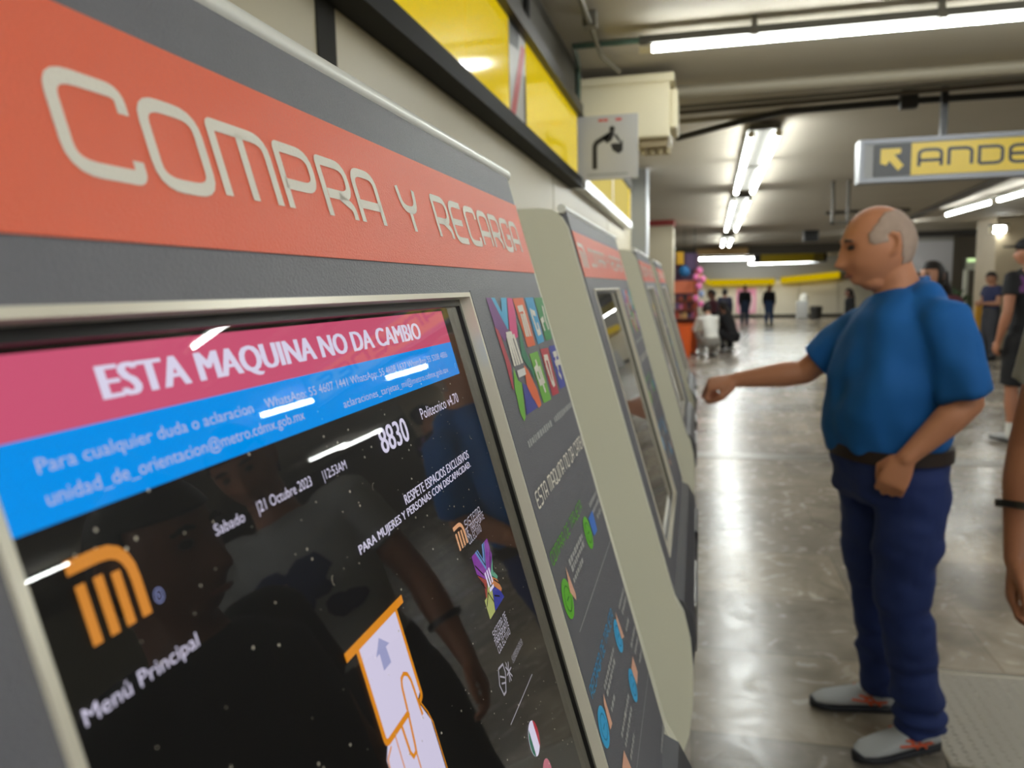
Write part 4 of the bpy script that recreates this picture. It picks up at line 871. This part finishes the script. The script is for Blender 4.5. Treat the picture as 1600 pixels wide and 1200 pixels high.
def person(label, origin, J, skin=(164, 112, 84), hair=None, hair_m=None, top=None, top_m=None, long_sleeve=False, bottom_m=None, shorts=False, shoes=None, vox=.009,
           face_yaw=0.0, face_down=0.0, facing=0.0, hscale=1.0, fat=1.0, slv=(.5, .5), fold=.006, head_fat=1.0, hem=None, armf=None, yoke=None, group=None, eyes=True, trunk=None, hands=None, sole=(40, 40, 42), stripe=None, beltc=None, jean_r=None, vox_c=None, legfold=.008, name='person'):
    """J: joints in metres relative to origin (feet level); facing = direction of the chest, radians from +x"""
    F = V((math.cos(facing), math.sin(facing), 0)); LFT = V((-F.y, F.x, 0))
    af = armf or fat
    g = {k: V(v) for k, v in J.items() if not isinstance(v, (int, float))}
    sk = M_('skin %d %d' % skin[:2], skin, .5, bump=.08, scale=220, vary=.08, vscale=14)
    vc = vox_c or vox*1.1
    b = MB()
    hm = Matrix.Translation(g['head']) @ Matrix.Rotation(face_yaw, 4, 'Z') @ Matrix.Rotation(face_down, 4, 'Y') @ Matrix.Scale(hscale, 4)
    grid_closed(b, head_points(64, 48, fat=head_fat, jut=.008 if yoke else 0), hm)
    if yoke: b.ball(hm @ V((.026, 0, -.098)), (.046, .044, .032), 16, 10, hm.to_3x3().normalized())
    for s in (-1, 1): ear(b, hm, s)
    nb = g['neck']; jaw = hm @ V((-.018, 0, -.06)); nr = .056*fat
    b.capsule([nb+V((0, 0, -.06)), nb+(jaw-nb)*.35, jaw], [nr*1.25, nr*1.02, nr*.98], 20)
    for s in 'LR':
        b.capsule([g[s+'sh'], (g[s+'sh']+g[s+'el'])/2, g[s+'el']], [.050*af, .047*af, .041*af]); fa = g[s+'el'].lerp(g[s+'wr'], .3)
        b.capsule([g[s+'el'], fa, g[s+'el'].lerp(g[s+'wr'], .75), g[s+'wr']], [.041*af, .044*af, .032*af, .026*af])
        hd = (hands or {}).get(s) or dict(d=(g[s+'wr']-g[s+'el']), n=(LFT if s == 'L' else -LFT), t=F, curl=.42)
        hand(b, g[s+'wr'], **hd)
        hp, kn, an = g[s+'hip'], g[s+'kn'], g[s+'an']; lr = .8 if not shorts else 1.0
        b.capsule([hp, hp.lerp(kn, .5), kn], [.085*lr, .07*lr, .052*lr]); b.capsule([kn, kn.lerp(an, .35), kn.lerp(an, .8), an], [.052*lr, .056*lr, .036*lr, .034*lr])
        b.capsule([an, an+V((0, 0, -.03))+F*.06], [.032, .026])
    tr = trunk or [(g['pelvis']+V((0, 0, -.06)), .10*fat, .145), (g['pelvis'], .115*fat, .155), (g['pelvis'].lerp(g['chest'], .4), .105*fat, .14), (g['chest'], .115*fat, .165), (g['chest'].lerp(g['neck'], .55), .095*fat, .175), (g['chest'].lerp(g['neck'], .85), .07*fat, .11), (g['neck']+V((0, 0, -.01)), .055*fat, .065)]
    b.rings([(c, hd*.9, hw*.9) for c, hd, hw in tr], LFT)
    body = solid(name, b, sk, None, vox, 3)
    body.location = origin; tag(body, label, 'person', group)
    # shirt
    if top_m:
        b = MB(); b.rings([(c, hd*1.0+.006, hw*1.0+.006) for c, hd, hw in tr[(1 if hem is None else hem):]], LFT, 36)
        for s, k in zip('LR', slv):
            sh, el, wr = g[s+'sh'], g[s+'el'], g[s+'wr']
            if long_sleeve:
                b.capsule([g['chest'].lerp(sh, .7)+V((0, 0, .03)), sh, sh.lerp(el, .5), el], [.06*fat, .066*fat, .060*fat, .053*fat], 18); b.tube([el, el.lerp(wr, .5), el.lerp(wr, .97)], [.053*fat, .047*fat, .036*fat], 18)
            else:
                e = sh.lerp(el, k); b.capsule([g['chest'].lerp(sh, .7)+V((0, 0, .05)), sh], [.06*af, .066*af], 20); b.tube([sh+(sh-el)*.1, sh.lerp(e, .5), e], [.064*af, .068*af, .070*af], 20)
            if yoke: b.capsule([yoke, yoke.lerp(sh, .55)+V((0, 0, .012)), sh], [.040, .050, .055], 18)
        solid('shirt', b, top_m, body, vc, 4, cloth_fold(len(label), fold, 7, 5))
    if bottom_m:
        b = MB(); pv = g['pelvis']; k = jean_r or 1.0
        b.rings([(pv+V((0, 0, .09)), tr[1][1]+.004, tr[1][2]+.004), (pv+V((0, 0, .03)), tr[1][1]+.008, tr[1][2]+.008), (pv+V((0, 0, -.06)), tr[0][1]+.012, tr[0][2]+.01), (pv+V((0, 0, -.10)), tr[0][1]*.8, tr[0][2]*.9)], LFT, 30)
        for s in 'LR':
            hp, kn, an = g[s+'hip'], g[s+'kn'], g[s+'an']
            if shorts: b.capsule([hp, hp.lerp(kn, .4)], [.106*k, .103*k], 20); b.tube([hp, hp.lerp(kn, .5), hp.lerp(kn, .95)], [.104*k, .102*k, .1*k], 20)
            else:
                b.capsule([hp, hp.lerp(kn, .5), kn], [.102*k, .092*k, .072*k], 20)
                b.tube([kn+(kn-an)*.05, kn.lerp(an, .4), kn.lerp(an, .8), an+V((0, 0, -.015))], [.070*k, .068*k, .066*k, .071*k], 20)
        def lf(c, a=cloth_fold(len(label)+5, legfold, 7, 11)):
            low = max(0, 1-abs(c.z-.18)/.2)
            return a(c)+low*.010*math.sin(c.z*62+6*noise.noise(c*7))
        solid('shorts' if shorts else 'trousers', b, bottom_m, body, vc, 4, cloth_fold(3, legfold) if shorts else lf)
    if beltc:
        b = MB(); pv = g['pelvis']; n = 36
        b.rings([(pv+V((0, 0, .052)), tr[1][1]+.016, tr[1][2]+.016), (pv+V((0, 0, .092)), tr[1][1]+.015, tr[1][2]+.015)], LFT, n); b.build('belt', beltc, body, True)
    if shoes:
        for s in 'LR':
            an = g[s+'an']; a = (J.get('foot'+s) if ('foot'+s) in J else facing)
            hl = V((an.x-.055*math.cos(a), an.y-.055*math.sin(a), an.z-J.get('lift', .075)))
            shoe(body, hl, a, shoes, M_('sole %d' % sole[0], sole, .6), stripe=stripe)
    if eyes:
        for s in (-1, 1):
            MB().ball(hm @ V((.0865, s*.031, .009)), (.010*hscale, .012*hscale, .0075*hscale), 12, 8, hm.to_3x3().normalized()).build('eye', M_('eye dark', (40, 28, 24), .3), body, True)
            b = MB(); b.capsule([hm @ V((.094, s*.014, .028)), hm @ V((.096, s*.030, .033)), hm @ V((.086, s*.050, .028))], [.004, .0048, .003], 8); b.build('eyebrow', (hair_m if hair != 'fringe' else M_('grizzled brow', (96, 78, 68), .7)), body, True)
        b = MB(); b.capsule([hm @ V((.094, -.020, -.072)), hm @ V((.1035, 0, -.0705)), hm @ V((.094, .020, -.072))], [.0035, .0055, .0035], 8); b.build('lips', M_('lips', (140, 84, 72), .5), body, True)
    if hair:
        P = head_points(88, 68, .007 if hair != 'fringe' else .0016, head_fat)
        def keep(x, y, z):
            if hair == 'fringe': return x < .050-.25*max(0, z-.03)-.2*max(0, .03-z) and z < .088-.9*max(0, x+.01) and z > -.066+.9*max(0, x+.035) and not (x > -.034 and z < .028 and x < .002) and not (x >= .002 and z < .004)
            if hair == 'short': return (z > .052-.3*min(0, x) or x < .022) and z > -.066+.75*max(0, x+.02) and not (x > -.032 and z < .026 and abs(y) > .05)
            return (z > .060 or x < .03) and z > -.11
        b = MB(); vv = {}
        for j in range(1, len(P)-1):
            for i in range(len(P[0])):
                i2 = (i+1) % len(P[0]); q = [P[j][i], P[j][i2], P[j+1][i2], P[j+1][i]]
                c = np.mean(q, axis=0)
                if keep(*c):
                    vs = []
                    for key in ((j, i), (j, i2), (j+1, i2), (j+1, i)):
                        if key not in vv: vv[key] = b.bm.verts.new(hm @ V(P[key[0]][key[1]]))
                        vs.append(vv[key])
                    try: b.bm.faces.new(vs)
                    except ValueError: pass
        bmesh.ops.holes_fill(b.bm, edges=[e for e in b.bm.edges if len(e.link_faces) == 1 and all(v.co.z > (hm @ V((0, 0, .1))).z for v in e.verts)]) if hair != 'fringe' else None
        me = b.mesh('hair'); o = link('hair', me, hair_m, body, True)
        md = o.modifiers.new('thick', 'SOLIDIFY'); md.thickness = .010 if hair != 'fringe' else .003; md.offset = -.6
        if hair == 'long':
            b = MB(); back = hm @ V((-.075, 0, -.01)); mid = g['neck'].lerp(back, .3)-F*.06; end = g['chest'].lerp(g['neck'], .35)-F*.11
            b.rings([(back+V((0, 0, .05)), .035, .07), (back+V((0, 0, -.05)), .045, .082), (mid, .04, .085), (end, .022, .06)], LFT, 20); ho = solid('hair_length', b, hair_m, body, .009, 3)
        if hair == 'bun': MB().ball(hm @ V((-.075, 0, .085)), .042).build('hair_bun', hair_m, body, True)
    return body, hm, g
def stand(h=1.7, arms='down', step=.0, fac=0.0, width=1.0):
    """joints of a standing or walking figure facing along fac"""
    k = h/1.70; F = V((math.cos(fac), math.sin(fac), 0)); Lf = V((-F.y, F.x, 0)); U3 = V((0, 0, 1))
    P = lambda f, l, z: tuple((F*f+Lf*l*width+U3*z)*k)
    J = dict(head=P(.03, 0, 1.585), neck=P(-.01, 0, 1.435), chest=P(0, 0, 1.24), pelvis=P(-.005, 0, .93), Lsh=P(-.01, .175, 1.375), Rsh=P(-.01, -.175, 1.375),
             Lhip=P(0, .085, .87), Rhip=P(0, -.085, .87), Lkn=P(.03+step*.5, .09, .48), Rkn=P(.03-step*.3, -.09, .48), Lan=P(step, .095, .085), Ran=P(-step, -.095, .085))
    for s, q in (('L', 1), ('R', -1)):
        a = arms if isinstance(arms, str) else arms[0 if s == 'L' else 1]
        if a == 'down': J[s+'el'], J[s+'wr'] = P(-.04, .225*q, 1.10), P(.03, .235*q, .865)
        elif a == 'fold': J[s+'el'], J[s+'wr'] = P(.03, .225*q, 1.10), P(.22, .06*q, 1.10)
        elif a == 'phone': J[s+'el'], J[s+'wr'] = P(.02, .215*q, 1.11), P(.24, .08*q, 1.22)
        elif a == 'swing': J[s+'el'], J[s+'wr'] = P(-.02-.10*q, .22*q, 1.11), P(.08-.14*q, .23*q, .88)
    return J
# palette of clothes
BLUE = M_('blue jersey', (10, 96, 172), .8, bump=.15, scale=500, vary=.06, vscale=8)
DENIM = M_('dark denim', (26, 46, 104), .8, bump=.3, scale=700, vary=.22, vscale=9)
BLK = M_('black cotton', (24, 24, 28), .8, bump=.15, scale=400)
NAVY = M_('navy cotton', (36, 42, 78), .8); GREYT = M_('heather grey cotton', (150, 152, 154), .85, vary=.08, vscale=60)
WHITEC = M_('white cotton', (222, 220, 214), .85); MAROON = M_('maroon cotton', (84, 40, 50), .85); CHAR = M_('charcoal trousers', (58, 58, 64), .8)
JEAN2 = M_('mid blue denim', (58, 82, 122), .8)
HAIRD = M_('dark hair', (26, 20, 18), .55, bump=.5, scale=260); HAIRG = M_('cropped grey hair', (170, 148, 134), .8, bump=.6, scale=320, vary=.22, vscale=34)

# the man in blue, drawn in hall directions about the point between his shoes
O = V((.62, 2.60, 0)); fac = math.radians(198)
rel = lambda x, y, z: (x-O.x, y-O.y, z)
J = dict(head=rel(.543, 2.585, 1.592), neck=rel(.612, 2.6, 1.445), chest=rel(.597, 2.6, 1.25), pelvis=rel(.598, 2.6, .885),
         Lsh=rel(.690, 2.435, 1.365), Lel=rel(.754, 2.40, 1.135), Lwr=rel(.590, 2.365, .975), Rsh=rel(.540, 2.76, 1.335), Rel=rel(.370, 2.83, 1.172), Rwr=rel(.140, 2.85, 1.140),
         Lhip=rel(.645, 2.50, .84), Lkn=rel(.625, 2.47, .50), Lan=rel(.700, 2.49, .10), Rhip=rel(.575, 2.70, .84), Rkn=rel(.585, 2.72, .48), Ran=rel(.640, 2.735, .09), footL=math.radians(206), footR=math.radians(184), lift=.085)
z_ = lambda x, z: V(rel(x, 2.6, z))
trunk = [(z_(.614, .845), .130, .172), (z_(.600, .93), .150, .180), (z_(.596, .968), .158, .186), (z_(.590, 1.02), .166, .190), (z_(.588, 1.08), .170, .194), (z_(.590, 1.18), .158, .194), (z_(.600, 1.28), .136, .192), (z_(.610, 1.36), .108, .180), (z_(.616, 1.415), .082, .130), (z_(.615, 1.45), .066, .080)]
hands = dict(L=dict(d=(-.40, -.02, -.92), n=(-.30, -.95, .1), t=(-.9, .2, .1), curl=.78, thumb=.9, size=1.06), R=dict(d=(-1, .05, -.22), n=(-.2, -.35, .9), t=(0, -1, -.3), curl=.97, thumb=.95, size=1.14))
man, hm, gj = person('bald man in a bright blue T-shirt and dark jeans reaching towards a ticket machine', O, J, skin=(194, 132, 98), hair='fringe', hair_m=HAIRG, top_m=BLUE, bottom_m=DENIM, shoes=M_('grey trainer mesh', (176, 179, 182), .7, bump=.2, scale=500), vox=.0048, vox_c=.008,
    face_yaw=math.radians(187), face_down=math.radians(11), facing=fac, hscale=1.06, fat=1.12, slv=(.93, .76), fold=.022, head_fat=1.04, hem=2, armf=1.03, yoke=V(rel(.650, 2.6, 1.455)), trunk=trunk, hands=hands, sole=(34, 36, 44), stripe=M_('trainer orange', (206, 84, 44), .6), beltc=M_('brown belt', (44, 30, 26), .5), jean_r=1.06, legfold=.014)
# the shirt's round collar
b = MB(); c = V(rel(.603, 2.6, 1.452)); pts = [c+V((math.cos(a)*.078+.004, math.sin(a)*.080, .036*math.cos(a))) for a in np.linspace(0, 2*math.pi, 25)]
b.tube(pts, .0085, 10); b.build('shirt_collar', BLUE, man, True)

# others in the hall
def put(label, pos, h, fac, arms, step=0.0, **kw):
    return person(label, V(pos), stand(h, arms, step, fac), facing=fac, face_yaw=kw.pop('look', fac), **kw)
GR = math.radians
shoeK = M_('dark shoe', (34, 34, 38), .6); shoeW = M_('white shoe', (214, 214, 214), .6)
# two just outside the frame on the right, seen in the screen and by one arm
put('dark haired person in a black T-shirt facing the nearest machine, seen mirrored in its screen', (.59, .95, 0), 1.58, GR(185), 'down', skin=(128, 82, 62), hair='short', hair_m=HAIRD, top_m=BLK, bottom_m=CHAR, shoes=shoeK, vox=.008, face_down=GR(16))
bb, _, gB = put('person in a grey printed T-shirt at the right edge, bare arm with a black wristband', (.915, 1.76, 0), 1.72, GR(250), ('phone', 'down'), skin=(158, 104, 76), hair='short', hair_m=HAIRD, top_m=GREYT, bottom_m=BLK, shoes=shoeK, vox=.0065, face_down=GR(18))
w0, w1 = gB['Rel'].lerp(gB['Rwr'], .50), gB['Rel'].lerp(gB['Rwr'], .56)
MB().tube([w0, w1], .052, 20).build('wristband', BLACK, bb, True)
def chest_print(body, g, fac, w_, h_, up, m, name, back=False, seed=1):
    """a soft irregular print lying on the shirt front or back"""
    F = V((math.cos(fac), math.sin(fac), 0)); Lf = V((-F.y, F.x, 0)); sgn = -1 if back else 1
    sh = [c for c in body.children if c.name.startswith('shirt')][0]
    b = MB(); rnd = random.Random(seed)
    dg = bpy.context.evaluated_depsgraph_get(); dg.update()
    def hit(l, z):
        o_ = g['chest']+Lf*l+V((0, 0, z+up))+F*sgn*.6
        ok, p, n, _ = sh.ray_cast(o_, -F*sgn)
        return p+n*.0035 if ok else None
    for i in range(14):
        cx, cz = rnd.uniform(-w_, w_)*.75, rnd.uniform(-h_, h_)*.7; r = rnd.uniform(.25, .5)*h_
        pts = [hit(cx+r*1.3*math.cos(a)*rnd.uniform(.7, 1), cz+r*math.sin(a)*rnd.uniform(.7, 1)) for a in np.linspace(0, 6.28, 10)[:-1]]; c = hit(cx, cz)
        if c is None or any(p is None for p in pts): continue
        for p, q in zip(pts, pts[1:]+pts[:1]): b.face([c, p, q])
    return b.build(name, m, body)
chest_print(bb, gB, GR(250), .13, .10, -.02, M_('print dark blue', (34, 44, 84), .8), 'shirt_print', seed=4)
p = at_z(1604, 694)
cc, hmC, gC = put('person in black cap and black T-shirt with purple back print, cut by the right edge', (p.x-.05, p.y, 0), 1.84, GR(112), 'down', skin=(172, 116, 88), hair='short', hair_m=HAIRD, top_m=BLK, bottom_m=BLK, shorts=True, shoes=M_('pale trainer', (190, 192, 194), .6), vox=.010, look=GR(150))
chest_print(cc, gC, GR(112), .22, .08, .10, M_('print purple', (150, 96, 184), .8), 'shirt_print', back=True, seed=2)
b = MB(); b.ball(hmC @ V((-.005, 0, .055)), (.116, .092, .075), 24, 14, hmC.to_3x3().normalized()); b.build('cap', BLK, cc, True)
b = MB(); b.ball(hmC @ V((.13, 0, .052)), (.075, .075, .010), 20, 8, hmC.to_3x3().normalized()); b.build('cap_brim', BLK, cc, True)
for s in 'LR':
    MB().tube([gC[s+'an']+V((0, 0, -.01)), gC[s+'an']+V((0, 0, .11))], .047, 16).build('sock', WHITEC, cc, True)
p = at_z(1544, 563)
put('person in navy T-shirt and grey trousers with folded arms, before the right pillar', p, 1.62, GR(200), 'fold', skin=(170, 120, 92), hair='short', hair_m=HAIRD, top_m=NAVY, bottom_m=CHAR, shoes=shoeK, vox=.013, face_down=GR(14))
p = at_z(1568, 565)
put('person in dark clothes half hidden behind the one in navy', p+V((.28, .2, 0)), 1.66, GR(220), 'down', skin=(160, 108, 84), hair='short', hair_m=HAIRD, top_m=BLK, bottom_m=BLK, shoes=shoeK, vox=.014)
q = at(1461, 430, 6.4)
put('dark haired woman whose face shows behind the shoulder of the man in blue', (q.x, q.y, 0), 1.62, GR(215), 'down', skin=(176, 124, 96), hair='long', hair_m=HAIRD, top_m=MAROON, bottom_m=CHAR, shoes=shoeK, vox=.011)
put('far walker in black top and dark jeans in front of the pink poster', at_z(1163, 507), 1.45, GR(270), 'swing', .14, skin=(150, 100, 80), hair='short', hair_m=HAIRD, top_m=BLK, long_sleeve=True, bottom_m=M_('dark jeans', (52, 66, 92), .8), shoes=shoeK, vox=.016, eyes=False)
put('far walker with long hair, black jacket and blue jeans', at_z(1201, 506.5), 1.44, GR(275), 'down', .12, skin=(170, 120, 96), hair='long', hair_m=M_('brown hair', (74, 48, 34), .6), top_m=BLK, long_sleeve=True, bottom_m=JEAN2, shoes=shoeK, vox=.016, eyes=False)
q = at(1328, 461, 22)
put('dark haired person seen far off between the bald man\'s chin and shoulder', (q.x, 22, 0), 1.14+.16, GR(190), 'down', skin=(140, 96, 80), hair='long', hair_m=HAIRD, top_m=BLK, long_sleeve=True, bottom_m=BLK, shoes=shoeK, vox=.016, eyes=False)
q = at(1112, 466, 19.3)
put('person in maroon top standing beyond the crouching pair', (q.x+.02, 19.3, 0), 1.36, GR(170), 'fold', skin=(150, 104, 84), hair='short', hair_m=HAIRD, top_m=MAROON, long_sleeve=True, bottom_m=BLK, shoes=shoeK, vox=.015, eyes=False, face_down=GR(20))
q = at(1121, 466, 22.6)
put('person in dark blue jacket next to the one in maroon, beyond the crouching pair', (q.x+.2, 22.6, 0), 1.36, GR(90), 'down', skin=(150, 104, 84), hair='short', hair_m=HAIRD, top_m=M_('dark blue jacket', (36, 38, 58), .8), long_sleeve=True, bottom_m=BLK, shoes=shoeK, vox=.015, eyes=False)
def squat(fac):
    F = V((math.cos(fac), math.sin(fac), 0)); Lf = V((-F.y, F.x, 0))
    P = lambda f, l, z: tuple(F*f+Lf*l+V((0, 0, z)))
    return dict(head=P(.16, 0, 1.0), neck=P(.08, 0, .86), chest=P(.02, 0, .66), pelvis=P(-.14, 0, .33), Lsh=P(.09, .18, .80), Rsh=P(.09, -.18, .80), Lel=P(.22, .24, .56), Rel=P(.22, -.24, .56), Lwr=P(.42, .12, .50), Rwr=P(.42, -.12, .50),
                Lhip=P(-.12, .09, .30), Rhip=P(-.12, -.09, .30), Lkn=P(.22, .16, .44), Rkn=P(.22, -.16, .44), Lan=P(.02, .13, .085), Ran=P(.02, -.13, .085))
for lb, px_, py_, f, kw in (('crouching person in a white hooded top, dark hair in a bun, by the orange tub', 1108, 557, GR(112), dict(hair='bun', top_m=WHITEC, bottom_m=M_('grey trousers', (150, 146, 140), .8))),
                            ('crouching person in black with long dark hair, beside the one in white', 1138, 549, GR(140), dict(hair='long', top_m=BLK, bottom_m=BLK))):
    person(lb, at_z(px_, py_), squat(f), facing=f, face_yaw=f, face_down=GR(25), skin=(176, 128, 104), hair_m=HAIRD, long_sleeve=True, shoes=shoeW, vox=.012, vox_c=.013, eyes=False, **kw)
